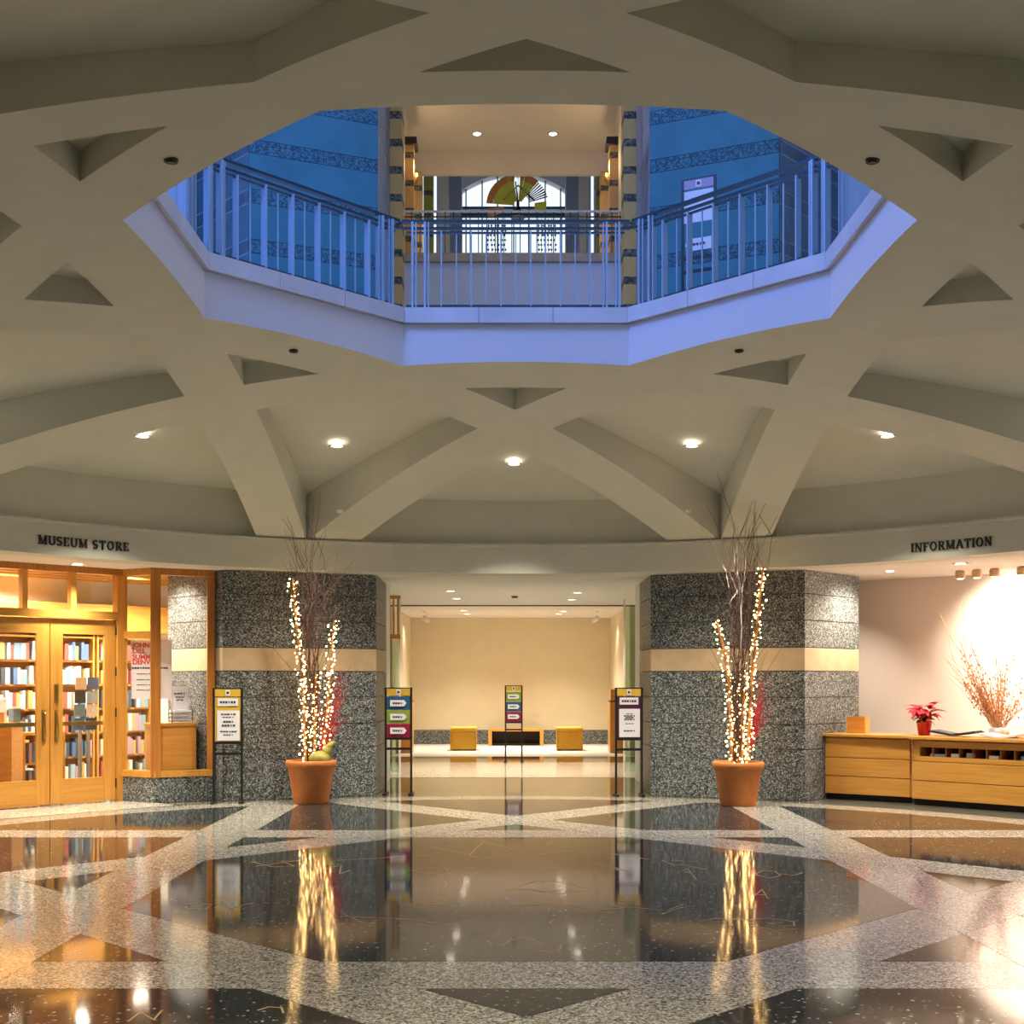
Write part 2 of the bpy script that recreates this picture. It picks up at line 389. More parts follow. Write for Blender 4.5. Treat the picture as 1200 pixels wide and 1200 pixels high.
# stone piers
def pier_poly(half_open, r_front, length):
    """plan in the pier's own frame, +y = outward; jambs run parallel to the axes of the openings on either side"""
    a = R(22.5); y_in = (r_front - half_open * sin(a)) / cos(a)
    pt = Vector((half_open, y_in)); e = Vector((half_open, y_in + length))
    rot = lambda v: Vector((v.x * cos(a) - v.y * sin(a), v.x * sin(a) + v.y * cos(a)))
    p, q = rot(pt), rot(e)
    return [(p.x, p.y), (-p.x, p.y), (-q.x, q.y), (q.x, q.y)]
PP = pier_poly(1.95, 7.69, 1.45)
ZS = [0, .69, 1.03, 1.40, 1.76, 2.08, 2.45, 2.81, 3.13]
cm = {}
def make_pier(k):
    o = thing('stone_pier', (0, 0, 0), -R(22.5 + 45 * k), label='speckled grey granite pier of the rotunda with a tan stone band', kind='structure')
    if not cm:
        c = (sum(x for x, y in PP) / 4, sum(y for x, y in PP) / 4)
        m0 = MB().prism(inset(PP, c, .05), 0, 3.13)
        me = bpy.data.meshes.new('core'); me.from_pydata(m0.v, [], m0.f); cm['core'] = me
        for i in range(8):
            m1 = MB().prism(PP, ZS[i] + (.005 if i else 0), ZS[i + 1] - .005)
            me = bpy.data.meshes.new('course'); me.from_pydata(m1.v, [], m1.f); cm[i] = me
    link('core', cm['core'], joint, o)
    for i in range(8): link('stone_course', cm[i], sandstone if i == 4 else granite, o)
    return o
for k in range(8): make_pier(k)

# ------------------------------------------------------------------ oculus edge, coping, upper floor
def octa(ap): return [(ap / cos(pi / 8) * sin(pi / 4 * k + pi / 8), ap / cos(pi / 8) * cos(pi / 4 * k + pi / 8)) for k in range(8)]
O0 = octa(A0); edge = MB(); ZT = 5.31
for k in range(8):
    a, b = Vector(O0[k]), Vector(O0[(k + 1) % 8])
    for i in range(14):
        p, q = a.lerp(b, i / 14), a.lerp(b, (i + 1) / 14)
        edge.add([(*p, z_rib(p.length)), (*q, z_rib(q.length)), (*q, ZT), (*p, ZT)], [(0, 1, 2, 3)])
ocu = edge.build('wall_oculus', plaster_up, kind='structure', label='pale upstand round the octagonal opening in the vault')
for k in range(8):
    th = k * pi / 4; n_ = Vector((sin(th), cos(th))); t_ = Vector((cos(th), -sin(th)))
    for j in range(3):
        f0, f1 = -1 + 2 * j / 3, -1 + 2 * (j + 1) / 3; q = []
        for ap, fs in ((A0 - .045, (f0, f1)), (A0 + .30, (f1, f0))):
            h = ap * tan(pi / 8)
            for f in fs: q.append(tuple(n_ * ap + t_ * (h * f - (.003 if f == f1 else -.003))))
        MB().prism(q, ZT + .004, 5.47).build('coping_stone', marble, ocu)
up = MB()
for k in range(8):
    a, b = octa(A0 + .01)[k], octa(A0 + .01)[(k + 1) % 8]
    c, d = octa(11.4)[(k + 1) % 8], octa(11.4)[k]
    up.prism([a, b, c, d], 5.30, 5.40)
up.build('floor_upper', plaster_up, kind='structure', label='upper gallery floor round the opening')

# guard rails round the opening
RL = 2 * (A0 + .10) * tan(pi / 8) - .045
shared = {}
def mesh_of(key, mb):
    if key not in shared:
        me = bpy.data.meshes.new(key); me.from_pydata(mb.v, [], mb.f); me.update(); shared[key] = me
    return shared[key]
def guard_rail(th, label):
    o = thing('guard_railing', (sin(th) * (A0 + .10), cos(th) * (A0 + .10), 5.47), -th, label, 'railing', 'railings round the octagonal opening')
    def part(nm, key, c, d, mat):
        p = link(nm, mesh_of(key, MB().box((0, 0, 0), d)), mat, o); p.location = c; return p
    part('top_rail', 'rail_top', (0, 0, .935), (RL, .06, .028), rail_dark)
    part('rail', 'rail_second', (0, .0, .865), (RL, .035, .022), rail_dark)
    part('rail', 'rail_third', (0, .0, .82), (RL - .1, .03, .016), rail_dark)
    part('bottom_rail', 'rail_bottom', (0, 0, .055), (RL - .08, .035, .022), rail_dark)
    for sg in (-1, 1):
        for off in (.11, .24):
            part('post', 'rail_post', (sg * (RL / 2 - off), 0, .46), (.022, .10, .92), steel)
            part('post', 'rail_post2', (sg * (RL / 2 - off - .035), 0, .46), (.014, .06, .92), steel)
    for i in range(11):
        x = -(RL / 2 - .41) + (RL - .82) * i / 10
        if i % 2 == 0: part('flat_baluster', 'bal_flat', (x, 0, .44), (.014, .085, .78), steel)
        else: part('round_baluster', 'bal_rod', (x, 0, .44), (.011, .014, .78), steel)
    return o
guard_rail(0, 'blue-lit steel railing on the opening edge facing the arched window')
guard_rail(-pi / 4, 'blue-lit steel railing on the diagonal edge with bare stone wall behind')
guard_rail(pi / 4, 'blue-lit steel railing directly in front of the upstairs sign stand')
guard_rail(-pi / 2, 'steel railing end on the short-looking edge above the shop side')
guard_rail(pi / 2, 'steel railing end on the short-looking edge above the information side')

# ------------------------------------------------------------------ upper drum
UP = pier_poly(1.84, 6.90, 1.7)
zs = [5.40]; z = 5.40
seq = []
for zc in (5.98, 6.63, 7.28, 7.93, 8.58, 9.23, 9.88, 10.53, 11.18, 11.83):
    seq += [(z, zc - .09, 0), (zc - .09, zc + .09, 1)]; z = zc + .09
seq.append((z, 12.6, 0))
um = []
for z0, z1, kd in seq:
    m1 = MB().prism(UP if kd == 0 else UP, z0 + .003, z1 - .003); me = bpy.data.meshes.new('upper_course'); me.from_pydata(m1.v, [], m1.f)
    um.append((me, kd))
for k in range(8):
    if k in (3, 4): continue
    o = thing('stone_pier_upper', (0, 0, 0), -R(22.5 + 45 * k), label='upper drum wall of smooth stone with rough stone bands', kind='structure')
    for me, kd in um: link('stone_course', me, stone_rough if kd else stone_teal, o)
    for sg in (0, 1):
        a, b = (UP[0], UP[3]) if sg == 0 else (UP[1], UP[2])
        A_, B_ = Vector(a), Vector(b); d = (B_ - A_); n_ = Vector((d.y, -d.x)).normalized() * (.03 if sg == 0 else -.03)
        A2 = A_ + d.normalized() * -.03
        MB().prism([tuple(A_ + d.normalized() * .02), tuple(B_), tuple(B_ + n_), tuple(A_ + d.normalized() * .02 + n_)], 5.40, 12.6).build('jamb_panel', marble, o)
ring('wall_upper_back', 9.2, 9.4, 5.4, 12.6, plaster_up, 30, 330, 90, kind='structure', label='pale wall behind the upper drum openings')
ring('ceiling_upper', 5.2, 9.4, 12.6, 12.8, plaster_up, kind='structure', label='upper ceiling round the skylight')
# hall beyond, two storeys up
hall = thing('wall_hall', kind='structure', label='pale walls and ceiling of the hall beyond the upper gallery')
for sx in (-1, 1):
    B('side_wall', (sx * 2.55, 16.5, 11), (.2, 15.5, 14), plaster_up, hall)
    B('side_wall', (sx * 2.15, 12.4, 11.5), (.10, 5.0, 3), gallery_paint, hall)
B('ceiling_panel', (0, 13.4, 13.06), (5.2, 6.0, .12), gallery_paint, hall)
B('ceiling_beam', (0, 16.42, 12.78), (5.2, .09, .56), gallery_paint, hall)
B('balcony_front', (0, 13.25, 8.5), (4.9, .3, 1.96), plaster_up, hall)
B('balcony_coping', (0, 13.22, 9.56), (4.9, .42, .15), sandstone, hall)
B('balcony_floor', (0, 18.7, 9.38), (4.9, 10.6, .2), plaster_up, hall)
B('lower_back_wall', (0, 13.6, 6.5), (5.2, .2, 2.4), plaster_up, hall)
B('hall_roof', (0, 20.6, 17.1), (5.4, 8, .2), plaster_up, hall)
B('hall_header', (0, 16.9, 15.0), (5.2, .2, 4.2), plaster_up, hall)
# balcony railing
br = thing('balcony_railing', (0, 13.2, 9.64), 0, 'thin steel railing on the high balcony in front of the arched window', 'railing')
B('top_rail', (0, 0, .84), (4.6, .05, .03), white_trim, br); B('rail', (0, 0, .74), (4.6, .03, .02), rail_dark, br); B('bottom_rail', (0, 0, .05), (4.6, .03, .02), rail_dark, br)
for i in range(29): B('baluster', (-2.2 + i * 4.4 / 28, 0, .42), (.018, .03, .82), rail_dark, br)
# striped columns
def striped(x0, x1, y, z0, z1, dep, mat, step, zb, label):
    o = thing('striped_column', ((x0 + x1) / 2, y, z0), 0, label, 'column')
    z = z0; zz = zb
    while zz - step > z0: zz -= step
    w = abs(x1 - x0)
    while zz < z1:
        if zz - .06 > z: B('stone_block', (0, 0, (z + zz - .06) / 2 - z0), (w, dep, zz - .06 - z), mat, o)
        B('dark_block', (0, 0, zz - z0), (w, dep, .12), stripe_dark, o); z = zz + .06; zz += step
    if z1 > z: B('stone_block', (0, 0, (z + z1) / 2 - z0), (w, dep, z1 - z), mat, o)
    return o
for sx, side in ((-1, 'shop'), (1, 'information')):
    striped(sx * 2.12, sx * 1.71, 9.2, 5.40, 12.6, .4, stripe_tan, .425, 9.5, 'tan and dark striped column just behind the upper drum, %s side' % side)
    striped(sx * 2.2, sx * 1.93, 14.4, 9.48, 12.2, .3, stripe_tan, .55, 10.9, 'slim striped column with a dark cap beside the balcony, %s side' % side)
    striped(sx * 2.3, sx * 1.90, 16.3, 9.48, 12.45, .4, stripe_tan, .6, 10.9, 'golden striped column under the balcony beam, %s side' % side)
    striped(.1 + sx * 2.22, .1 + sx * 2.0, 20.0, 9.48, 15.5, .3, stripe_green, .5, 11.0, 'olive green striped column near the arched window, %s side' % side)
    B('column_cap', (sx * 2.05, 14.4, 12.27), (.36, .42, .14), black_metal, label='dark square cap on the slim balcony column, %s side' % side, cat='cap')
    o = thing('window_reveal', (.08 + sx * 1.31, 21.0, 9.48), 0, 'slanted blue-grey pier beside the arched window, %s side' % side, 'pier')
    MB().box((sx * .16, .1, 3.6), (.32, .5, 7.2)).build('pier_body', reveal_blue, o)
    sl = MB()
    for y in (-.3, .2): sl.add([(sx * .24, y, 0), (sx * .44, y, 0), (sx * .60, y, 7.2), (sx * .36, y, 7.2)], [(0, 1, 2, 3)])
    sl.f += [(0, 1, 5, 4), (1, 2, 6, 5), (2, 3, 7, 6), (3, 0, 4, 7)]; sl.build('slanted_fin', white_trim, o)
# arched window
win = thing('window_arch', (0, 24.2, 9.48), 0, 'tall arched window with teal mullions in the far hall', kind='structure')
XC, RA, ZC = .1, 2.48, 3.83                       # arch circle in the window's own frame
arch = MB()
outer = [(-3.0, 7.6), (3.0, 7.6)]
N = 24; hw = 1.75
pts = [(XC + x, ZC + sqrt(RA * RA - x * x)) for x in [-hw + 2 * hw * i / N for i in range(N + 1)]]
for i in range(N):
    (xa, za), (xb, zb) = pts[i], pts[i + 1]
    for y in (0, .3): arch.add([(xa, y, za), (xb, y, zb), (xb, y, 7.6), (xa, y, 7.6)], [(0, 1, 2, 3)])
    arch.add([(xa, 0, za), (xb, 0, zb), (xb, .3, zb), (xa, .3, za)], [(0, 1, 2, 3)])
for sx in (-1, 1):
    for e0, e1 in ((1.75, 2.15), (2.24, 2.46), (2.60, 3.0)): arch.box((XC + sx * (e0 + e1) / 2, .15, 3.8), (e1 - e0, .3, 7.6))
arch.build('arch_surround', plaster_up, win)
for u in (546, 565, 583, 602, 620, 639, 657):
    x = CX + (u - U0) / F * 34.1; B('mullion', (x, .15, (ZC + sqrt(max(.1, RA * RA - (x - XC) ** 2))) / 2), (.035, .08, ZC + sqrt(max(.1, RA * RA - (x - XC) ** 2))), mullion_teal, win)
B('transom_bar', (XC, .12, 5.38), (3.5, .1, .07), mullion_teal, win); B('transom_bar', (XC, .12, 5.20), (3.5, .14, .14), mullion_teal, win)
B('pane', (XC, .2, 3.15), (3.5, .02, 6.3), clear_glass, win)
for sx in (-.32, .32): B('door_post', (.28 + sx, -.1, 1.4), (.30, .12, 2.8), plain('window_post%d' % (sx > 0), (.30, .24, .24), .6), win)
# hanging fan sculpture
fan = thing('hanging_sculpture', (.18, 20.2, 13.33), 0, 'hanging fan of olive and amber panels with beaded strands before arched window', 'sculpture')
fan.scale = (1.18, 1.18, 1.18)
def wedge(a0, a1, r0, r1, th=.03):
    q = [(r * cos(R(a)), r * sin(R(a))) for r, a in ((r0, a0), (r1, a0), (r1, a1), (r0, a1))]
    return MB().prism(q, -th / 2, th / 2, Matrix.Rotation(R(90), 4, 'X'))
for i in range(8):
    a = 100 + i * 9.5
    wedge(a, a + 9.0, .10, .52).build('fan_blade', glass_olive, fan); wedge(a, a + 9.0, .525, .66).build('blade_tip', glass_amber, fan)
for i in range(4):
    a = 50 + i * 9
    wedge(a, a + 8.5, .10, .52).build('fan_blade', glass_olive, fan); wedge(a, a + 8.5, .525, .66).build('blade_tip', glass_amber, fan)
for i in range(7): wedge(16 + i * 5, 18.4 + i * 5, .25, .64, .02).build('slat', black_metal, fan)
wedge(186, 203, .3, .66).build('fan_blade', glass_amber, fan); wedge(-12, 8, .35, .6).build('fan_blade', glass_olive, fan)
MB().lathe([(.001, -.25), (.16, -.25), (.03, -.02), (.03, .1), (.001, .1)], 14).build('hub', black_metal, fan)
MB().tube([(0, 0, .05), (-.05, 0, .5)], .015).tube([(-.3, 0, .1), (0, 0, .42), (.35, 0, .1)], .018).build('strut', black_metal, fan)
for i in range(12):
    x = (-.62 + .07 * i) if i < 6 else (.42 + .07 * (i - 6)); mb = MB(); mb.tube([(x, 0, -.25), (x, 0, -1.25 + .1 * random.random())], .006, n=3)
    for j in range(9): mb.ball((x + random.uniform(-.02, .02), 0, -.32 - j * .1), .026, 5, 3)
    mb.build('strand', mullion_teal, fan)
MB().tube([(0, 0, .1), (0, 0, 3.6)], .008, n=4).build('cable', black_metal, fan)

# ------------------------------------------------------------------ downlights
def downlight(loc, r, label, group, energy=0, cone=112, color=WARM, tilt=None, blend=1.0, soft=.06):
    o = thing('downlight', loc, 0, label, 'light', group)
    MB().lathe([(r * .8, -.004), (r * 1.15, -.012), (r * 1.2, .0), (r * .8, .004)], 20).build('trim_ring', white_trim, o, smooth=True)
    MB().lathe([(.0005, -.006), (r * .82, -.006), (r * .82, .02), (.0005, .02)], 18).build('lens', lamp_glow, o)
    if energy:
        l = light('downlight_lamp', 'SPOT', (0, 0, -.03), energy, color, soft, cone=cone, blend=blend); l.parent = o
    return o
for k in range(8):
    dim = .35 if k in (3, 4, 5) else 1.0; dim2 = .35 if k in (2, 3, 4, 5) else 1.0     # lamps on the entrance side are turned down
    downlight(pol(6.1, 45 * k, z_cof(6.1) - .04), .085, 'round recessed downlight in the coffer above a wall opening', 'downlights in the ribbed vault', E_DOWN * dim, 98)
    downlight(pol(5.75, 22.5 + 45 * k, z_cof(5.75) - .04), .085, 'round recessed downlight in the kite coffer above a pier', 'downlights in the ribbed vault over piers', E_DOWN * dim2, 98)
for k in range(4):
    p = pol(3.1, 45 + 90 * k, z_rib(3.1) - .012)
    o = thing('accent_spot', p, -R(45 + 90 * k), 'tiny dark-rimmed accent spot in the rib beside the octagonal opening', 'light', 'accent spots in the ribs')
    MB().lathe([(.0005, .01), (.026, .01), (.034, -.004), (.042, -.006), (.046, .012)], 16).build('rim', bronze, o, smooth=True)
    MB().lathe([(.0005, -.012), (.026, -.012), (.03, .008), (.0005, .008)], 12).build('aperture', black_metal, o)
for sx in (-1, 1):
    p = Vector((sx * 2.28, 6.15)); MB().lathe([(.0005, -.02), (.03, -.015), (.045, .02)], 12, Matrix.Translation((p.x, p.y, z_rib(p.length) - .02))).build('sprinkler', white_trim, label='small white sprinkler head under the rib end, %s side' % ('shop' if sx < 0 else 'information'), cat='sprinkler')

# ------------------------------------------------------------------ fascia lettering (serif capitals cut from strokes)
TH, TN = .19, .085
def arc(cx, cy, rx, ry, a0, a1, n=10): return [(cx + rx * cos(R(a0 + (a1 - a0) * i / n)), cy + ry * sin(R(a0 + (a1 - a0) * i / n))) for i in range(n + 1)]
GL = {
    'I': (.42, [([(.21, 0), (.21, 1)], TH)], [(.21, 0), (.21, 1)]),
    'N': (.9, [([(.16, 0), (.16, 1)], TN), ([(.14, 1), (.76, 0)], TH), ([(.76, 0), (.76, 1)], TN)], [(.16, 0), (.16, 1), (.76, 1)]),
    'F': (.72, [([(.2, 0), (.2, 1)], TH), ([(.2, .96), (.66, .96)], TN), ([(.2, .5), (.52, .5)], TN), ([(.64, .98), (.64, .76)], TN)], [(.2, 0), (.2, 1)]),
    'E': (.74, [([(.2, 0), (.2, 1)], TH), ([(.2, .96), (.66, .96)], TN), ([(.2, .5), (.54, .5)], TN), ([(.2, .04), (.68, .04)], TN), ([(.64, .98), (.64, .78)], TN), ([(.66, .02), (.66, .24)], TN)], [(.2, 0), (.2, 1)]),
    'O': (.9, [(arc(.45, .5, .34, .47, 0, 360, 24), .14)], []),
    'R': (.86, [([(.2, 0), (.2, 1)], TH), ([(.2, .95)] + arc(.42, .73, .24, .22, 90, -90) + [(.2, .5)], .12), ([(.42, .5), (.76, .02)], TH)], [(.2, 0), (.2, 1), (.76, 0)]),
    'M': (1.06, [([(.15, 0), (.15, 1)], TN), ([(.15, 1), (.52, .05)], TH), ([(.52, .05), (.9, 1)], TN), ([(.9, 0), (.9, 1)], TH)], [(.15, 0), (.15, 1), (.9, 0), (.9, 1)]),
    'A': (.9, [([(.1, 0), (.45, 1)], TN), ([(.45, 1), (.8, 0)], TH), ([(.24, .34), (.66, .34)], TN)], [(.1, 0), (.8, 0)]),
    'T': (.84, [([(.42, 0), (.42, 1)], TH), ([(.08, .96), (.76, .96)], TN), ([(.09, .98), (.09, .76)], TN), ([(.75, .98), (.75, .76)], TN)], [(.42, 0)]),
    'U': (.9, [([(.18, 1), (.18, .32)] + arc(.47, .32, .29, .29, 180, 360) + [(.76, 1)], .13)], [(.18, 1), (.76, 1)]),
    'S': (.7, [(arc(.34, .74, .24, .23, 30, 270, 12) + arc(.34, .27, .25, .24, 90, -150, 12), .14)], []),
}
def letter_mb(ch, h):
    w, strokes, serifs = GL[ch]; mb = MB()
    def ribbon(pts, wd):
        for a, b in zip(pts, pts[1:]):
            d = Vector((b[0] - a[0], b[1] - a[1])); L = d.length + wd * .25; ang = math.atan2(d.y, d.x)
            q = [(-L / 2, -wd / 2), (L / 2, -wd / 2), (L / 2, wd / 2), (-L / 2, wd / 2)]; cx, cy = (a[0] + b[0]) / 2, (a[1] + b[1]) / 2
            q = [((cx + x * cos(ang) - y * sin(ang) - w / 2) * h, (cy + x * sin(ang) + y * cos(ang)) * h) for x, y in q]
            mb.prism(q, 0, .02, Matrix.Rotation(R(90), 4, 'X'))
    for pts, wd in strokes: ribbon(pts, wd)
    for x, y in serifs: ribbon([(x - .16, .03 if y < .5 else .97), (x + .16, .03 if y < .5 else .97)], .07)
    return mb
def fascia_text(txt, mid, z, h, total_deg, label):
    o = thing('wall_lettering', pol(7.31, mid, z), 0, label, 'lettering')
    ws = [(.45 if c == ' ' else GL[c][0]) for c in txt]; tot = sum(ws); a = mid - total_deg / 2
    for c, w in zip(txt, ws):
        st = total_deg * w / tot
        if c != ' ':
            t = a + st / 2; l = letter_mb(c, h).build('letter', bronze, o)
            l.location = pol(7.308, t, z) - o.location; l.rotation_euler = (0, 0, -R(t))
        a += st
fascia_text('MUSEUM STORE', -46.0, 3.245, .105, 9.3, 'dark bronze letters reading MUSEUM STORE on the curved fascia')
fascia_text('INFORMATION', 46.6, 3.225, .105, 8.2, 'dark bronze letters reading INFORMATION on the curved fascia')

# ------------------------------------------------------------------ gallery seen through the central opening
gal = thing('wall_gallery', kind='structure', label='warm beige walls of the gallery beyond the central opening')
B('back_wall', (0, 22.1, 1.9), (8.4, .2, 3.8), gallery_paint, gal)
for i in range(6): B('base_stone', (-2.2 + i * .87, 21.98, .185), (.864, .04, .37), granite, gal)
for sx in (-1, 1):
    B('side_wall', (sx * 2.7, 19.5, 1.9), (.2, 5.2, 3.8), gallery_paint, gal)
    B('return_wall', (sx * 3.4, 17.0, 1.9), (1.3, .2, 3.8), gallery_paint, gal)
    B('concourse_wall', (sx * 4.15, 13.0, 1.9), (.2, 9.0, 3.8), gallery_paint, gal)
    B('wall_pocket', (sx * 2.17, 9.6, 1.65), (.3, 1.4, 3.3), plaster_white, gal)
B('ceiling_near', (0, 12.0, 3.24), (8.4, 6.9, .08), plaster_white, gal)
B('ceiling_step', (0, 15.42, 3.23), (8.4, .06, .10), joint, gal)
B('ceiling_far', (0, 18.8, 3.33), (8.4, 6.6, .08), plaster_white, gal)
for sx, side in ((-1, 'shop'), (1, 'information')):
    o = thing('glass_screen', (sx * 2.18, 12.2, 0), 0, 'narrow green glass screen inside the central opening, %s side' % side, 'screen')
    B('glass_panel', (0, 0, 1.5), (.30, .02, 3.0 if sx > 0 else 2.38), green_glass, o) if sx > 0 else B('glass_panel', (0, 0, 1.19), (.30, .02, 2.38), green_glass, o)
    B('post', (-sx * .155, 0, 1.55), (.03, .06, 3.1), white_trim, o); B('post', (sx * .17, 0, 1.55), (.05, .06, 3.1), white_trim, o)
    if sx < 0:
        for i in range(4): B('slat', (-.11 + i * .078, .02, 2.8), (.03, .08, .66), maple, o)
        B('slat_rail', (0, 0, 2.43), (.34, .1, .08), maple, o); B('slat_rail', (0, 0, 3.14), (.34, .1, .06), maple, o)
    o = thing('display_cabinet', (sx * 2.42, 18.2, 0), 0, 'small maple cabinet against the gallery side wall, %s side' % side, 'cabinet')
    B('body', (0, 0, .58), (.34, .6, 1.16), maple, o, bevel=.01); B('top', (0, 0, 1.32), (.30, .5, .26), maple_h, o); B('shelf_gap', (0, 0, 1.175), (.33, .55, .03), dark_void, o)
for (u, v) in ((528, 692), (677, 694), (535, 701), (670, 702)):
    d = 1.6 * F / (V0 - v); p = at(u, v, d); downlight((p.x, p.y, 3.196), .09, 'round downlight in the near gallery ceiling', 'near gallery downlights', E_GAL)
for (u, v) in ((543, 715), (547, 721), (660, 716), (655, 722)):
    d = 1.69 * F / (V0 - v); d = min(d, 29.9); p = at(u, v, d); downlight((p.x, p.y, 3.286), .10, 'round downlight in the far gallery ceiling near the back wall', 'far gallery downlights', E_GAL)
for sx, side in ((-1, 'shop'), (1, 'information')):
    o = thing('track_light', (sx * 2.05, 19.6, 3.29), 0, 'white track light head under the gallery ceiling, %s side' % side, 'light')
    B('track', (0, 0, -.02), (.03, 1.5, .03), white_trim, o); MB().tube([(0, 0, -.03), (0, 0, -.12)], .012, n=6).build('stem', white_trim, o)
    MB().lathe([(.0005, -.1), (.05, -.1), (.06, .08), (.0005, .05)], 14, Matrix.Translation((0, 0, -.16)) @ Matrix.Rotation(R(sx * 55), 4, 'Y')).build('head', white_trim, o, smooth=True)
    l = light('track_lamp', 'SPOT', (0, 0, -.2), 260, WARM, .05, target=None, cone=90); l.parent = o; l.rotation_euler = Vector((sx * .55, .35, -.75)).to_track_quat('-Z', 'Y').to_euler()
o = thing('smoke_detector', (.05, 12.6, 3.2), 0, 'small round smoke detector in the near gallery ceiling', 'detector')
MB().lathe([(.0005, -.05), (.05, -.045), (.07, -.01), (.07, 0)], 16).build('body', black_metal, o, smooth=True); MB().lathe([(.07, -.012), (.1, -.006), (.1, .0)], 16).build('base', white_trim, o)
# ottomans and table
for u, lab in ((543.5, 'yellow upholstered cube ottoman on the shop side of the gallery table'), (667, 'yellow upholstered cube ottoman on the information side of the gallery table')):
    p = at(u, 800, 29.0); o = thing('ottoman', (p.x, p.y, 0), 0, lab, 'ottoman', 'gallery ottomans')
    B('body', (0, 0, .24), (.60, .6, .44), ottoman_cloth, o, bevel=.03); B('seat_cushion', (0, 0, .50), (.64, .64, .1), ottoman_cloth, o, bevel=.04)
    B('plinth', (0, 0, .015), (.58, .58, .03), black_metal, o)
    for sg in (-1, 1): B('piping', (sg * .3, -.302, .24), (.02, .02, .44), ottoman_cloth, o)
p = at(604.5, 800, 31.2); o = thing('gallery_table', (p.x, p.y, 0), 0, 'low maple table with dark open front between the ottomans', 'table')
B('top', (0, 0, .40), (1.40, .5, .07), maple_h, o, bevel=.006)
for sg in (-1, 1): B('side_panel', (sg * .655, 0, .19), (.09, .5, .37), maple, o)
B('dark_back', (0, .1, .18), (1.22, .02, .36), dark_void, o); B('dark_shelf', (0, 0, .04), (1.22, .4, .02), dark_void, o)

# ------------------------------------------------------------------ sign stands
def text_lines(o, rows, y, mat=ink):
    """rows of small illegible print: (x centre, z, width, height)"""
    for x, z, w, h in rows:
        mb = MB(); k = max(2, int(w / .035)); xs = -w / 2
        for i in range(k): mb.box((x - w / 2 + (i + .5) * w / k, y, z), (w / k * (.82 if i % 4 != 3 else .45), .002, h))
        mb.build('print_line', mat, o)
def arrow_plate(o, z, w=.235, h=.09, flip=False):
    s = -1 if flip else 1
    q = [(-s * w / 2, -h / 2), (s * (w / 2 - .035), -h / 2), (s * w / 2, 0), (s * (w / 2 - .035), h / 2), (-s * w / 2, h / 2)]
    p = MB().prism(q, 0, .008, Matrix.Translation((0, -.02, z)) @ Matrix.Rotation(R(90), 4, 'X')).build('arrow_plate', paper_white, o)
    text_lines(p, [(-.01, z, w * .62, .026)], -.030)
def sign_stand(loc, rz, label, kind, w=.365, H=1.53, back=mustard, head=mustard):
    o = thing('sign_stand', loc, rz, label, 'sign')
    for sg in (-1, 1):
        B('post', (sg * (w / 2), 0, H / 2 + .01), (.030, .026, H - .02), black_metal, o)
        B('foot', (sg * (w / 2), 0, .012), (.06, .36, .03), black_metal, o)
    for z in (.80, .655): B('crossbar', (0, 0, z), (w, .022, .034), black_metal, o)
    B('top_bar', (0, 0, H - .008), (w + .02, .022, .016), black_metal, o)
    pw = w - .024
    hd = B('header_panel', (0, -.002, H - .065), (pw, .016, .095), head, o)
    lg = B('logo_tile', (0, -.013, H - .065), (.062, .006, .072), paper_white, hd); B('logo_mark', (0, -.017, H - .065), (.034, .003, .034), ink, hd)
    z0, z1 = .815, H - .125
    if kind == 'arrows':
        cols = (blue_panel, green_panel, crimson_panel); n = 3
        for i, m in enumerate(cols):
            zz = z1 - (i + .5) * (z1 - z0) / n; B('color_panel', (0, 0, zz), (pw, .012, (z1 - z0) / n - .004), m, o); arrow_plate(o, zz)
    elif kind == 'arrows_far':
        for i, m in enumerate((green_panel, teal_panel, crimson_panel)):
            zz = z1 - (i + .5) * (z1 - z0) / 3; B('color_panel', (0, 0, zz), (pw, .012, (z1 - z0) / 3 - .004), m, o); arrow_plate(o, zz)
    elif kind == 'upstairs':
        B('color_panel', (0, 0, z1 - .18), (pw, .012, .34), paper_white, o); arrow_plate(o, z0 + .12, .29, .13, flip=True)
    else:
        B('back_panel', (0, .002, (z0 + z1) / 2), (pw, .012, z1 - z0), back, o)
        t = B('title_card', (0, -.012, z1 - .065), (pw * .78, .006, .10), paper_white, o); text_lines(t, [(0, z1 - .065, pw * .62, .03)], -.017)
        c = B('notice_sheet', (.008, -.012, z0 + .215), (pw * .86, .006, .40), paper_white, o)
        if kind == 'notice': rows = [(0, .35, .2, .018), (0, .31, .16, .012), (0, .25, .14, .026), (0, .20, .18, .026), (0, .12, .22, .02), (0, .075, .14, .016)]
        else: rows = [(0, .33, .1, .01), (0, .30, .17, .018), (0, .275, .12, .018), (0, .25, .16, .018), (0, .19, .12, .01), (0, .09, .17, .016)]
        text_lines(c, [(x + .008, z0 + .015 + z, w_, h_) for x, z, w_, h_ in rows], -.017)
    return o
p = on_floor(267, 941); sign_stand((p.x, p.y, 0), R(8), 'black sign stand with white notice on mustard board by shop window', 'notice')
p = on_floor(467, 931); sign_stand((p.x, p.y, 0), 0, 'black sign stand with blue, green and crimson arrow panels by opening jamb', 'arrows')
p = on_floor(737, 932.5); sign_stand((p.x, p.y, 0), 0, 'black sign stand with grey notice on dark purple board by opening jamb', 'notice2', back=purple_panel)
p = at(602, 800, 24.6); sign_stand((p.x, p.y, 0), 0, 'slim sign stand with three arrow plates deep in the gallery before table', 'arrows_far', w=.33, H=1.545)
p = at(819, 800, 13.2); sign_stand((p.x, p.y, 5.40), R(-25), 'sign stand upstairs behind the diagonal railing, lit blue', 'upstairs', w=.36, H=1.66, head=plain('mauve', (.40, .30, .42), .5))

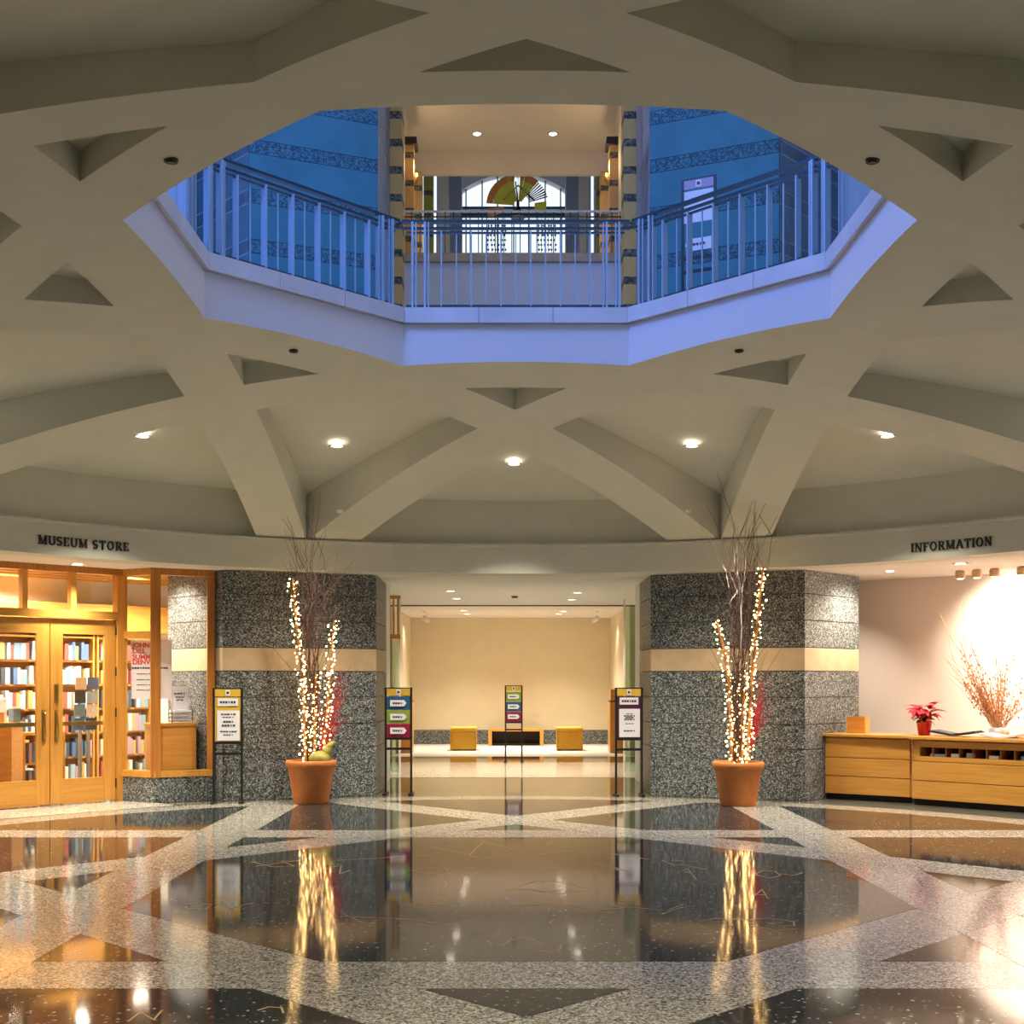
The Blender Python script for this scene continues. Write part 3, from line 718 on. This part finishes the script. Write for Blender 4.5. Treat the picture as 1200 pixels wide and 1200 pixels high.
# ------------------------------------------------------------------ potted light columns
def pot_profile(rt, rb, h): return [(.0005, 0), (rb, 0), (rb * 1.02, .01), (rt * .90, h * .80), (rt * .92, h * .815), (rt * .92, h * .84), (rt * .97, h * .86), (rt, h * .88), (rt, h * .985), (rt * .97, h), (rt * .86, h), (rt * .84, h * .86)]
def twig(mb, base, tip, r, depth=0, n=4, jit=.05):
    base, tip = Vector(base), Vector(tip); pts = [base]; L = (tip - base).length
    for i in range(1, n):
        p = base.lerp(tip, i / n) + Vector((random.uniform(-1, 1), random.uniform(-1, 1), random.uniform(-.3, .3))) * jit * L * .35; pts.append(p)
    pts.append(tip); mb.tube(pts, r, r * .4, 4)
    if depth:
        for i in range(1, len(pts)):
            if random.random() < .8:
                d = (tip - base).normalized() + Vector((random.uniform(-.7, .7), random.uniform(-.5, .5), random.uniform(-.1, .3)))
                twig(mb, pts[i], pts[i] + d.normalized() * L * random.uniform(.2, .38), r * .55, depth - 1, 3, jit)
def light_pot(u, v, d, cols, top_px, silver, gourd, label, side):
    p0 = at(u, V0, d); ox, oy = p0.x, p0.y; px = d / F
    pot = thing('potted_branches', (ox, oy, 0), 0, label, 'potted branches')
    pb = MB().lathe(pot_profile(.335, .225, .57), 40).build('pot', terracotta, pot, smooth=True)
    MB().lathe([(.0005, .485), (.29, .48), (.29, .45), (.0005, .45)], 24).build('soil', soil, pb)
    def loc(uu, vv, dy=0): return Vector(((uu - u) * px, dy, CZ + (V0 - vv) * px))
    mb = MB()
    for i in range(20):
        tu = u + random.gauss(3, 10); tv = top_px + abs(random.gauss(0, 70)); b = loc(u + random.uniform(-7, 7), 893, random.uniform(-.1, .1)); b.z = .47
        twig(mb, b, loc(tu, tv, random.uniform(-.3, .0)), .008, 1, 6, .05)
    for i in range(7):
        twig(mb, loc(u + random.uniform(-4, 8), 760, -.12), loc(u + random.choice((-1, 1)) * random.uniform(8, 34), top_px + random.uniform(-6, 70), -.22), .006, 1, 5, .06)
    mb.build('bare_twigs', twig_brown, pot, kind='stuff')
    mb = MB()
    for i in range(26):
        b = loc(u + 12, 880, random.uniform(-.1, .1)); twig(mb, b, loc(u + random.gauss(29, 7), 805 + random.uniform(-8, 45), random.uniform(-.15, .2)), .006, 1, 4, .08)
    mb.build('red_twigs', berry_red, pot, kind='stuff')
    if silver:
        mb = MB()
        for a, b in (((u - 1, 770), (u - 5, 640)), ((u, 720), (u + 5, 655)), ((u - 14, 690), (u - 18, 670)), ((u - 4, 695), (u - 14, 672)), ((u + 2, 700), (u - 8, 660)), ((u - 2, 690), (u - 12, 705))):
            twig(mb, loc(*a, -.2), loc(*b, -.22), .009, 1, 4, .06)
        mb.build('pale_twigs', twig_silver, pot, kind='stuff')
    for j, path in enumerate(cols):
        pts = [loc(a, b, -.13 + .05 * j) for a, b in path]; pts[0].z = .47
        br_ = MB().tube(pts, .022, .012, 6).build('lit_branch', stick_amber, pot)
        seg = [(a, b, (b - a).length) for a, b in zip(pts, pts[1:])]; tot = sum(s_[2] for s_ in seg); n = int(tot / .018)
        bm_ = MB(); wire = []
        for i in range(n):
            t = tot * (i + .5) / n
            for a, b, L in seg:
                if t <= L: break
                t -= L
            q = a.lerp(b, min(1, t / L)); an = i * 2.1 + random.random(); rr = random.uniform(.025, .085)
            c = q + Vector((cos(an) * rr, sin(an) * rr, random.uniform(-.02, .02))); wire.append(c)
            bm_.ball(c, random.choice((.007, .009, .012, .015)), 6, 4)
        bm_.build('bulbs', bulb_glow, br_, kind='stuff')
        MB().tube(wire, .0025, n=3).build('wire', leaf_green, br_)
    if gourd:
        g = thing('gourd', (ox + .13, oy - .10, .487), R(20), 'green and yellow gourd lying on the soil of the pot', 'gourd')
        MB().ball((0, 0, .105), .15, 20, 10, .7).build('gourd_body', gourd_green, g, smooth=True)
        MB().tube([(.06, 0, .15), (.10, 0, .20), (.125, 0, .26), (.15, 0, .30), (.19, 0, .315), (.215, 0, .30)], .075, .022, 10).build('neck', gourd_green, g, smooth=True)
light_pot(364.5, 941, 16.24, [[(360, 890), (357, 800), (350, 740), (345, 678)], [(370, 890), (370, 830), (371, 788)], [(378, 890), (385, 820), (392, 727)]], 632, False, True,
          'terracotta pot of fairy-lit branches and bare twigs with a gourd in it', 'shop')
light_pot(865, 944, 15.95, [[(873, 890), (880, 780), (886, 720), (892, 666)], [(868, 890), (870, 840), (871, 787)], [(858, 890), (854, 800), (847, 755), (839, 727)]], 622, True, False,
          'terracotta pot of fairy-lit branches with some silvery bare twigs, no gourd', 'information')

# ------------------------------------------------------------------ museum store front (frame of its own: x along the front, y outward)
TS = Matrix.Rotation(R(45), 4, 'Z')                   # shop axis points 45 deg to the left of straight ahead
def shop(name, **kw):
    o = thing(name, (0, 0, 0), R(45), **kw); return o
N0 = 8.54
ft = shop('door_frame', kind='structure', label='maple door frame with transom lights under the MUSEUM STORE lettering')
for s in (-.97, .97): B('jamb', (s, N0, 1.57), (.10, .14, 3.14), maple, ft)
B('head', (0, N0, 3.09), (2.1, .16, .09), cherry, ft); B('transom_rail', (0, N0, 2.50), (1.86, .14, .10), maple_h, ft)
for s in (-.34, .31): B('mullion', (s, N0, 2.80), (.07, .12, .51), maple, ft)
for a, b in ((-.92, -.375), (-.305, .275), (.345, .92)): B('transom_pane', ((a + b) / 2, N0, 2.80), (b - a, .012, .50), clear_glass, ft)
def leaf(sg, n):
    o = shop('door_%d' % n, kind='structure', label='maple glazed shop door leaf')
    o.location = TS @ Vector((0, N0, 0))
    x0, x1 = .006, .914; h = 2.44
    for a, b in ((x0, x0 + .17), (x1 - .16, x1)): B('stile', (sg * (a + b) / 2, 0, h / 2 + .01), (b - a, .05, h - .02), maple, o, bevel=.004)
    B('top_rail', (sg * .46, 0, h - .10), (.58, .05, .20), maple_h, o); B('bottom_rail', (sg * .46, 0, .175), (.58, .05, .33), maple_h, o)
    B('glass', (sg * .465, 0, 1.29), (.60, .012, 1.92), clear_glass, o)
    B('push_bar', (sg * .46, .05, 1.06), (.62, .03, .055), brass, o)
    hd = MB().tube([(sg * .085, -.03, .86), (sg * .085, -.075, .88), (sg * .085, -.075, 1.20), (sg * .085, -.03, 1.22)], .014, n=8).build('pull_handle', brass, o, smooth=True)
    B('back_plate', (sg * .085, -.028, 1.04), (.05, .006, .42), brass, hd)
    if sg > 0: B('lock', (.085, -.03, 1.46), (.055, .02, .25), brass, o, bevel=.006)
    for z in (.25, 1.2, 1.75, 2.3): MB().tube([(sg * .917, -.03, z - .06), (sg * .917, -.03, z + .06)], .012, n=8).build('hinge', black_metal, o)
leaf(1, 1); leaf(-1, 2)
# bay window beside the doors
b0, b1, b2 = Vector((-5.30, 6.76)), Vector((-4.79, 6.50)), Vector((-4.13, 6.83))
bay = thing('window_1', kind='structure', label='angled maple display window on a granite base between shop doors and pier')
def seg_box(name, p, q, z0, z1, th, mat, ext=0):
    d = q - p; return B(name, ((p.x + q.x) / 2, (p.y + q.y) / 2, (z0 + z1) / 2), (d.length + ext, th, z1 - z0), mat, bay, rz=math.atan2(d.y, d.x))
for p, q in ((b0, b1), (b1, b2)):
    seg_box('base_stone', p, q, 0, .335, .10, granite, .04); seg_box('sill', p, q, .335, .42, .13, maple_h, .06)
    seg_box('head', p, q, 3.04, 3.13, .13, cherry if q is b2 else maple_h, .06); seg_box('pane', p, q, .42, 3.04, .012, clear_glass)
seg_box('mid_rail', b0, b1, 2.20, 2.29, .09, maple_h)
for p, w, m in ((b0, .10, maple), (b1, .13, cherry), (b2, .10, cherry)): B('post', (p.x, p.y, 1.57 if p is b0 else 1.735), (w, w, 3.13 if p is b0 else 2.79), m, bay, rz=R(20))
# shop shell
sh = shop('wall_shop', kind='structure', label='warm walls, header and ceiling slats inside the shop')
B('back_wall', (1.0, 11.85, 1.7), (6.4, .1, 3.4), gallery_paint, sh)
B('side_wall', (-2.6, 10.2, 1.7), (.1, 3.3, 3.4), gallery_paint, sh)
B('wood_header', (1.9, 11.45, 2.62), (4.6, .45, .42), maple_h, sh)
for i in range(6): B('ceiling_slat', (.8, 9.3 + i * .38, 3.22), (6.0, .10, .07), maple_h, sh)
def shop_pt(s, n, z): return TS @ Vector((s, n, z))
BOOK = [plain('book_%d' % i, c, .6) for i, c in enumerate([(.72, .70, .66), (.10, .18, .36), (.46, .10, .08), (.20, .34, .46), (.74, .68, .52), (.07, .08, .09), (.46, .30, .38), (.38, .52, .62), (.60, .38, .14), (.82, .82, .80)])]
bk_mesh = {}
def book(s, n, z, w, h, m):
    key = (round(w, 3), round(h, 2), m)
    if key not in bk_mesh:
        mb = MB().box((0, 0, h / 2), (w, .20, h)); me = bpy.data.meshes.new('book'); me.from_pydata(mb.v, [], mb.f); me.materials.append(BOOK[m]); bk_mesh[key] = me
    o = link('book', bk_mesh[key]); o.location = shop_pt(s, n, z); o.rotation_euler = (0, 0, R(45)); return o
CN = ['white', 'navy', 'red', 'slate blue', 'cream', 'black', 'mauve', 'pale blue', 'orange', 'off-white']
for bi, (s0, s1) in enumerate(((.25, 1.12), (1.16, 2.02), (2.06, 3.0))):
    where = ['farthest from the display window', 'in the middle of the row', 'behind the display window'][bi]
    o = shop('bookcase', label='maple bookcase full of books along the shop wall, ' + where, cat='bookcase')
    o.location = shop_pt((s0 + s1) / 2, 11.5, 0); w = s1 - s0
    for sg in (-1, 1): B('side_panel', (sg * (w / 2 - .015), .0, 1.2), (.03, .30, 2.4), maple, o)
    B('back_panel', (0, .14, 1.2), (w, .02, 2.4), maple_h, o)
    for k in range(7): B('shelf', (0, 0, .06 + k * .375), (w - .06, .29, .03), maple_h, o)
    for k in range(6):
        x = s0 + .06
        while x < s1 - .10:
            wd = random.choice((.035, .05, .05, .065)); hh = random.choice((.22, .25, .28)); m = random.randrange(10)
            book(x + wd / 2, 11.43, .076 + k * .375, wd, hh, m)
            bo = bpy.data.objects[-1] if False else COL.objects[-1]
            tag(bo, '%s book, %s shelf of the bookcase %s' % (CN[m], ['bottom', 'second', 'third', 'fourth', 'fifth', 'top'][k], where), 'book', 'books on the shop shelves')
            x += wd + random.choice((.002, .002, .004, .05))
# shop counter with goods
o = shop('shop_counter', label='curved maple sales counter inside the shop doors', cat='counter'); o.location = shop_pt(-.65, 9.9, 0)
q = [(-1.0, .4), (-1.0, -.32)] + [(-.6 + 1.2 * i / 8, -.32 - .06 * sin(pi * i / 8)) for i in range(9)] + [(.85, -.1), (.85, .4)]
MB().prism(q, .18, 1.02).build('body', maple_h, o); MB().prism([(x * 1.03, y * 1.06) for x, y in q], 1.02, 1.06).build('worktop', maple_h, o); MB().prism([(x * .93, y * .85) for x, y in q], 0, .18).build('plinth', black_metal, o)
for i, (s, n, w, h, m, nm) in enumerate(((-.75, 9.75, .22, .16, 9, 'white'), (-.45, 9.8, .16, .24, 4, 'cream'), (-.2, 9.75, .18, .13, 8, 'orange'), (-.05, 9.95, .12, .3, 0, 'pale'), (.05, 9.72, .10, .18, 3, 'blue'))):
    b = shop('gift_box', label='%s gift box on the shop counter' % nm, cat='box'); b.location = shop_pt(s, n, 1.062)
    B('carton', (0, 0, h / 2), (w, .16, h), BOOK[m], b, bevel=.004); B('lid', (0, 0, h + .012), (w + .01, .17, .024), BOOK[9], b)
rk = shop('card_rack', label='grey pole rack with picture cards just inside the shop door', cat='rack'); rk.location = shop_pt(.92, 9.45, 0)
gpost = plain('rack_grey', (.42, .45, .46), .4, .5)
for sg in (-1, 1): B('post', (sg * .06, 0, .5), (.035, .05, 1.0), gpost, rk)
B('base', (0, 0, .02), (.4, .35, .04), gpost, rk)
for i in range(4):
    for j in range(2): B('picture_card', (-.09 + .18 * j, -.03 - .02 * i, 1.02 + i * .19), (.16, .012, .17), BOOK[(1, 5, 3, 0, 5, 7, 4, 1)[i * 2 + j]], rk)
o = shop('low_bookcase', label='low maple book stand beside the card rack', cat='bookcase'); o.location = shop_pt(.62, 10.2, 0)
for sg in (-1, 1): B('side_panel', (sg * .29, 0, .45), (.03, .3, .9), maple, o)
for z in (.05, .45, .88): B('shelf', (0, 0, z), (.56, .3, .03), maple_h, o)
for k in range(2):
    for i in range(9):
        m = (5, 6, 1, 0, 2, 6, 3, 9, 4)[i]; book(.38 + i * .058, 10.2, .066 + .40 * k, .05, .28, m); tag(COL.objects[-1], '%s book on the %s shelf of the low book stand' % (CN[m], ('lower', 'upper')[k]), 'book', 'books on the low stand')
# bay contents
pc = Vector((-4.72, 6.98)); o = thing('display_pedestal', (pc.x, pc.y, 0), R(30), 'maple pedestal cabinet inside the angled display window', 'cabinet')
B('body', (0, 0, .71), (.62, .34, .60), maple_h, o, bevel=.006); B('top', (0, 0, 1.03), (.66, .38, .04), maple_h, o); B('plinth', (0, 0, .20), (.58, .3, .40), joint, o)
o = thing('brochure_tray', (pc.x + .14, pc.y - .02, 1.052), R(30), 'stack of brochures in a wire tray on the display pedestal', 'tray')
for k in range(3): B('tray', (0, 0, .03 + .055 * k), (.28, .24, .012), gpost, o); B('brochures', (0, 0, .05 + .055 * k), (.25, .2, .025), paper_white, o)
for sg in (-1, 1): B('wire_post', (sg * .14, -.1, .09), (.01, .01, .18), black_metal, o)
o = thing('sign_holder', (pc.x + .12, pc.y + .02, 1.23), R(25), 'white card sign holder standing above the brochure tray', 'sign')
B('card', (0, 0, .16), (.24, .012, .32), paper_white, o); text_lines(o, [(0, .22, .16, .02), (0, .17, .12, .015), (0, .13, .1, .015)], -.008)
po = thing('poster', (-4.93, 6.80, 1.42), R(-2), 'white poster with red lettering hung inside the display window', 'poster')
B('sheet', (0, 0, .36), (.56, .01, .80), paper_white, po)
red_ink = plain('red_ink', (.62, .03, .02), .6)
for i, (t, z) in enumerate((('JOHN', .66), ('DILL   LE', .58), ('SUMM', .50), ('DENVER', .43))):
    c = bpy.data.curves.new('lettering', 'FONT'); c.body = t; c.size = .092; c.extrude = .002; c.align_x = 'LEFT'; c.materials.append(red_ink); c.offset = .003
    tmp = bpy.data.objects.new('tmp', c); me = bpy.data.meshes.new_from_object(tmp); bpy.data.objects.remove(tmp); l = bpy.data.objects.new('lettering', me); COL.objects.link(l); l.parent = po; l.location = (-.26, -.007, z); l.rotation_euler = (R(90), 0, 0)
text_lines(po, [(-.02, .38, .5, .025), (-.1, .30, .2, .012), (-.08, .22, .25, .012), (-.1, .15, .2, .012), (-.08, .08, .25, .012)], -.007)

# ------------------------------------------------------------------ information alcove
ring('wall_alcove', 10.0, 10.15, 0, 3.15, plain('alcove_paint', (.84, .76, .72), .8), 30, 80, 50, kind='structure', label='pale pink curved wall behind the information desk')
def desk_unit(a0, a1, r, label, slot=False, end_panel=False, kick=.07):
    p, q = pol(r, a0), pol(r, a1); d = q - p; L = d.length; m = (p + q) / 2
    o = thing('counter_unit', (m.x, m.y, 0), math.atan2(d.y, d.x), label, 'counter')
    if slot:
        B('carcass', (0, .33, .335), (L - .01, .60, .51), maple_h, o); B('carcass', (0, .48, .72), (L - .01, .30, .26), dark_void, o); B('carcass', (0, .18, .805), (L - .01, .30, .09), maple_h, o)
        for sg in (-1, 1): B('carcass', (sg * (L / 2 - .07), .18, .675), (.12, .29, .165), maple_h, o)
    else: B('carcass', (0, .33, .47), (L - .01, .60, .78), maple_h, o)
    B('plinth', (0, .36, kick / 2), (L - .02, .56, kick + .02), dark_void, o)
    z0 = .075; zs_ = (.075, .32, .575, .845)
    for i in range(3):
        a, b = zs_[i] + .005, zs_[i + 1] - .005
        if slot and i == 2:
            B('front_panel', (0, .015, b - .04), (L - .03, .03, .08), maple_h, o); B('front_panel', (0, .015, a + .03), (L - .03, .03, .06), maple_h, o)
            for sg in (-1, 1): B('front_panel', (sg * (L / 2 - .07), .015, (a + b) / 2), (.11, .03, b - a), maple_h, o)
            for k in range(8): B('divider', (-L / 2 + .30 + k * (L - .55) / 7, .15, (a + b) / 2), (.012, .28, .14), cherry, o)
        else: B('front_panel', (0, .015, (a + b) / 2), (L - .03, .03, b - a), maple_h, o, bevel=.004)
    return o, L
desk_unit(31.3, 39.6, 8.26, 'plain three-panel maple counter unit beside the granite pier')
u2, L2 = desk_unit(39.9, 52.6, 8.14, 'long maple counter unit with a brochure slot in its front', slot=True)
desk_unit(52.9, 66, 8.05, 'maple counter unit at the end of the information desk')
BR = [('grey', BOOK[7]), ('white', BOOK[9]), ('silver', gpost), ('white', BOOK[9]), ('blue grey', BOOK[3])]
for i, (x, w, h, z) in enumerate(((-.545, .20, .06, .632), (-.30, .12, .075, .638), (-.10, .11, .09, .645), (.20, .12, .07, .636), (.62, .16, .08, .640))):
    b = MB().box((0, 0, 0), (w, .012, h)).build('brochure', BR[i][1], label='%s brochure lying in the counter slot, %s' % (BR[i][0], ['beside the plain unit', 'next to the grey one', 'in the middle bay', 'past the middle bay', 'at the end bay'][i]), cat='brochure')
    b.parent = None; M = Matrix.Translation(u2.location) @ Matrix.Rotation(u2.rotation_euler.z, 4, 'Z'); b.matrix_world = M @ Matrix.Translation((x, .035, z + .012))
q = [pol(r_, a_).to_2d() for r_, a_ in ((8.20, 31.0), (8.16, 39.7), (8.03, 39.9), (8.03, 52.7), (7.97, 52.9), (7.97, 66.3), (8.75, 66.3), (8.82, 52.8), (8.88, 39.8), (8.95, 31.0))]
wt = MB().prism([tuple(v) for v in q], .862, .90).build('worktop', maple_h, label='continuous maple worktop of the information desk', cat='worktop', bevel=.005)
ZD = .90
def on_desk(u, v):
    d = F * (CZ - ZD) / (v - V0); p = at(u, v, d); return p
# wooden box
p = pol(8.62, 33.8); o = thing('leaflet_box', (p.x, p.y, ZD), R(-35), 'small open maple box on the worktop beside the pier', 'box')
for sg in (-1, 1): B('side', (sg * .12, 0, .115), (.016, .2, .23), maple, o)
B('front', (0, -.1, .115), (.24, .016, .23), maple_h, o); B('back', (0, .1, .115), (.24, .016, .23), maple_h, o); B('base', (0, 0, .012), (.23, .19, .02), maple_h, o)
# poinsettia
p = pol(8.45, 40.3); o = thing('poinsettia', (p.x, p.y, ZD), 0, 'red poinsettia in a red foil pot on the information desk', 'plant')
MB().lathe([(.0005, 0), (.07, 0), (.075, .01), (.10, .17), (.108, .185), (.09, .185), (.0005, .16)], 20).build('pot', red_pot, o, smooth=True)
def leafm(L, w):
    mb = MB(); vs = []; n = 6
    for i in range(n + 1):
        t = i / n; ww = w * sin(pi * min(1, t * .92 + .06)) ** .8 * (1 - .25 * t); zz = .10 * L * sin(pi * t) - .22 * L * t * t
        vs += [(t * L, -ww, zz), (t * L, 0, zz - .02 * L), (t * L, ww, zz)]
    fs = []
    for i in range(n):
        for j in (0, 1): a = i * 3 + j; fs.append((a, a + 3, a + 4, a + 1))
    return mb.add(vs, fs)
for k in range(44):
    bract = k < 32; L = random.uniform(.16, .24) if bract else random.uniform(.12, .17)
    m = (bract_red if k % 3 else bract_pink) if bract else leaf_green
    l = leafm(L, L * .30).build('bract' if bract else 'leaf', m, o); az = k * 2.4
    hub = (random.uniform(-.08, .08), random.uniform(-.08, .08), random.uniform(.24, .37)) if bract else (0, 0, random.uniform(.19, .26))
    l.location = hub; l.rotation_euler = (random.uniform(-.3, .3), random.uniform(-.6, .35), az)
MB().tube([(0, 0, .15), (.02, 0, .34)], .01).tube([(0, 0, .15), (-.05, .03, .33)], .01).tube([(0, 0, .15), (.03, -.05, .31)], .01).build('stems', leaf_green, o)
# guest book, papers
p = pol(8.36, 43.5); o = thing('open_binder', (p.x, p.y, ZD), R(-42), 'black open binder lying on the information desk', 'binder')
for sg in (-1, 1):
    MB().box((0, 0, 0), (.30, .32, .016), 0, Matrix.Translation((sg * .155, 0, .04)) @ Matrix.Rotation(R(-sg * 9), 4, 'Y')).build('cover', black_metal, o)
    MB().box((0, 0, 0), (.26, .28, .012), 0, Matrix.Translation((sg * .155, 0, .055)) @ Matrix.Rotation(R(-sg * 9), 4, 'Y')).build('pages', BOOK[5], o)
p = pol(8.22, 48.2); o = thing('guest_book', (p.x, p.y, ZD), R(-48), 'white open guest book lying on the information desk', 'book')
for sg in (-1, 1):
    MB().box((0, 0, 0), (.24, .3, .035), 0, Matrix.Translation((sg * .125, 0, .035)) @ Matrix.Rotation(R(-sg * 8), 4, 'Y')).build('pages', paper_white, o, bevel=.008)
B('cover', (0, 0, .008), (.52, .32, .012), sandstone, o)
# dried branch arrangement
p = pol(8.66, 46.4); o = thing('dried_arrangement', (p.x, p.y, ZD), 0, 'big dried branch arrangement with orange pods on the information desk', 'arrangement')
MB().lathe([(.0005, 0), (.10, 0), (.13, .04), (.12, .10), (.10, .12), (.0005, .10)], 20).build('bowl', paper_white, o, smooth=True)
mb = MB(); pods = MB(); tips = []
for i in range(46):
    if i < 26: tip = (random.gauss(-.42, .14), random.uniform(-.15, .2), random.uniform(.6, 1.42))
    else: tip = (random.gauss(.10, .16), random.uniform(-.15, .2), random.uniform(.45, 1.4))
    base = (random.uniform(-.06, .08), random.uniform(-.05, .05), .08)
    twig(mb, base, tip, .006, 1, 5, .06)
    for k in range(12):
        t = random.uniform(.3, .8); c = Vector(base).lerp(Vector(tip), t) + Vector((random.gauss(0, .03), random.gauss(0, .03), random.gauss(0, .03)))
        pods.ball(c, random.uniform(.006, .013), 5, 3, 1.4)
mb.build('branches', twig_tan, o, kind='stuff'); pods.build('seed_pods', pod_orange, o, kind='stuff')
# alcove lights
downlight(pol(8.15, 44.5, 3.125), .08, 'round downlight in the soffit above the information desk', None, E_SOFFIT)
can = plain('can_tan', (.62, .42, .22), .5)
for i, a in enumerate((41.6, 43.0, 44.5, 46.8, 49.4)):
    p = pol(9.2, a, 3.13); o = thing('can_light', p, 0, 'short tan can light under the alcove ceiling', 'light', 'alcove can lights')
    MB().lathe([(.0005, -.11), (.048, -.11), (.066, -.10), (.066, -.02), (.05, 0), (.0005, 0)], 18).build('can_body', can, o, smooth=True)
    MB().lathe([(.0005, -.114), (.04, -.114), (.04, -.108), (.0005, -.108)], 14).build('lens', lamp_glow, o)
    if i > 0:
        tgt = pol(10.0, a + 3, 1.9) - p; l = light('can_lamp', 'SPOT', (0, 0, -.16), E_ALC, (1, .82, .62), .05, target=tgt, cone=150); l.parent = o
        l.rotation_euler = (tgt - Vector((0, 0, -.16))).to_track_quat('-Z', 'Y').to_euler()
# light on the pier sides
for sg, side in ((1, 'information'), (-1, 'shop')):
    p = Vector((sg * 5.15, 6.90, 3.12)); o = thing('wall_washer', p, 0, 'small recessed wall washer beside the granite pier, %s side' % side, 'light')
    MB().lathe([(.05, -.004), (.075, -.01), (.08, 0), (.05, .004)], 16).build('trim_ring', white_trim, o); MB().lathe([(.0005, -.003), (.05, -.003), (.05, .01), (.0005, .01)], 14).build('lens', lamp_glow, o)
    l = light('washer_lamp', 'SPOT', (0, 0, -.04), 240, (1, .86, .66), .04, cone=110, blend=.8); l.parent = o
    l.rotation_euler = Vector((-sg * .40, .40, -1.0)).to_track_quat('-Z', 'Y').to_euler()
# shop lights
downlight(TS @ Vector((.2, 8.15, 3.125)), .08, 'round downlight in the soffit before the shop doors', None, E_SOFFIT)
for s, n, lab in ((-.6, 9.6, 'over the counter'), (1.0, 9.7, 'inside the door'), (2.2, 10.2, 'behind the display window'), (.6, 10.9, 'before the bookcases')):
    o = shop('ceiling_lamp', label='white dome ceiling lamp in the shop ' + lab, cat='lamp'); o.location = shop_pt(s, n, 3.41)
    MB().lathe([(.0005, -.12), (.12, -.10), (.2, -.03), (.21, 0)], 20).build('dome', dome_glow, o, smooth=True); MB().lathe([(.21, -.02), (.235, -.02), (.235, .0), (.21, 0)], 20).build('rim', white_trim, o)
    l = light('dome_lamp', 'SPOT', (0, 0, -.16), E_STORE, (1, .88, .68), .12, cone=158, blend=.6); l.parent = o
# upper hall lamps
for u in (559, 648):
    d = (13.0 - CZ) * F / (V0 - 156.5); p = at(u, 156.5, d); downlight((p.x, p.y, 12.995), .09, 'round downlight in the high hall ceiling over the balcony', 'high hall downlights', E_HALL)
for sx, side in ((-1, 'shop'), (1, 'information')):  # uplights added on the columns to warm the hall ceiling
    o = thing('added_uplight', (sx * 1.88, 14.4, 11.6), 0, 'small added uplight on the slim balcony column, %s side' % side, 'light')
    MB().lathe([(.0005, -.1), (.03, -.1), (.06, .08), (.05, .08), (.0005, -.06)], 12).build('cup', brass, o, smooth=True)
    l = light('added_uplight_lamp', 'POINT', (0, -.1, .2), 16, (1, .74, .42), .05); l.parent = o
# unseen lamps added in the lobby behind the viewer as ambient fill
for a in (90, 135, 165, 195, 225, 270):
    downlight(pol(10.2, a, 3.415), .10, 'unseen fill downlight added in the lobby ceiling', 'added lobby fill lights', 160)
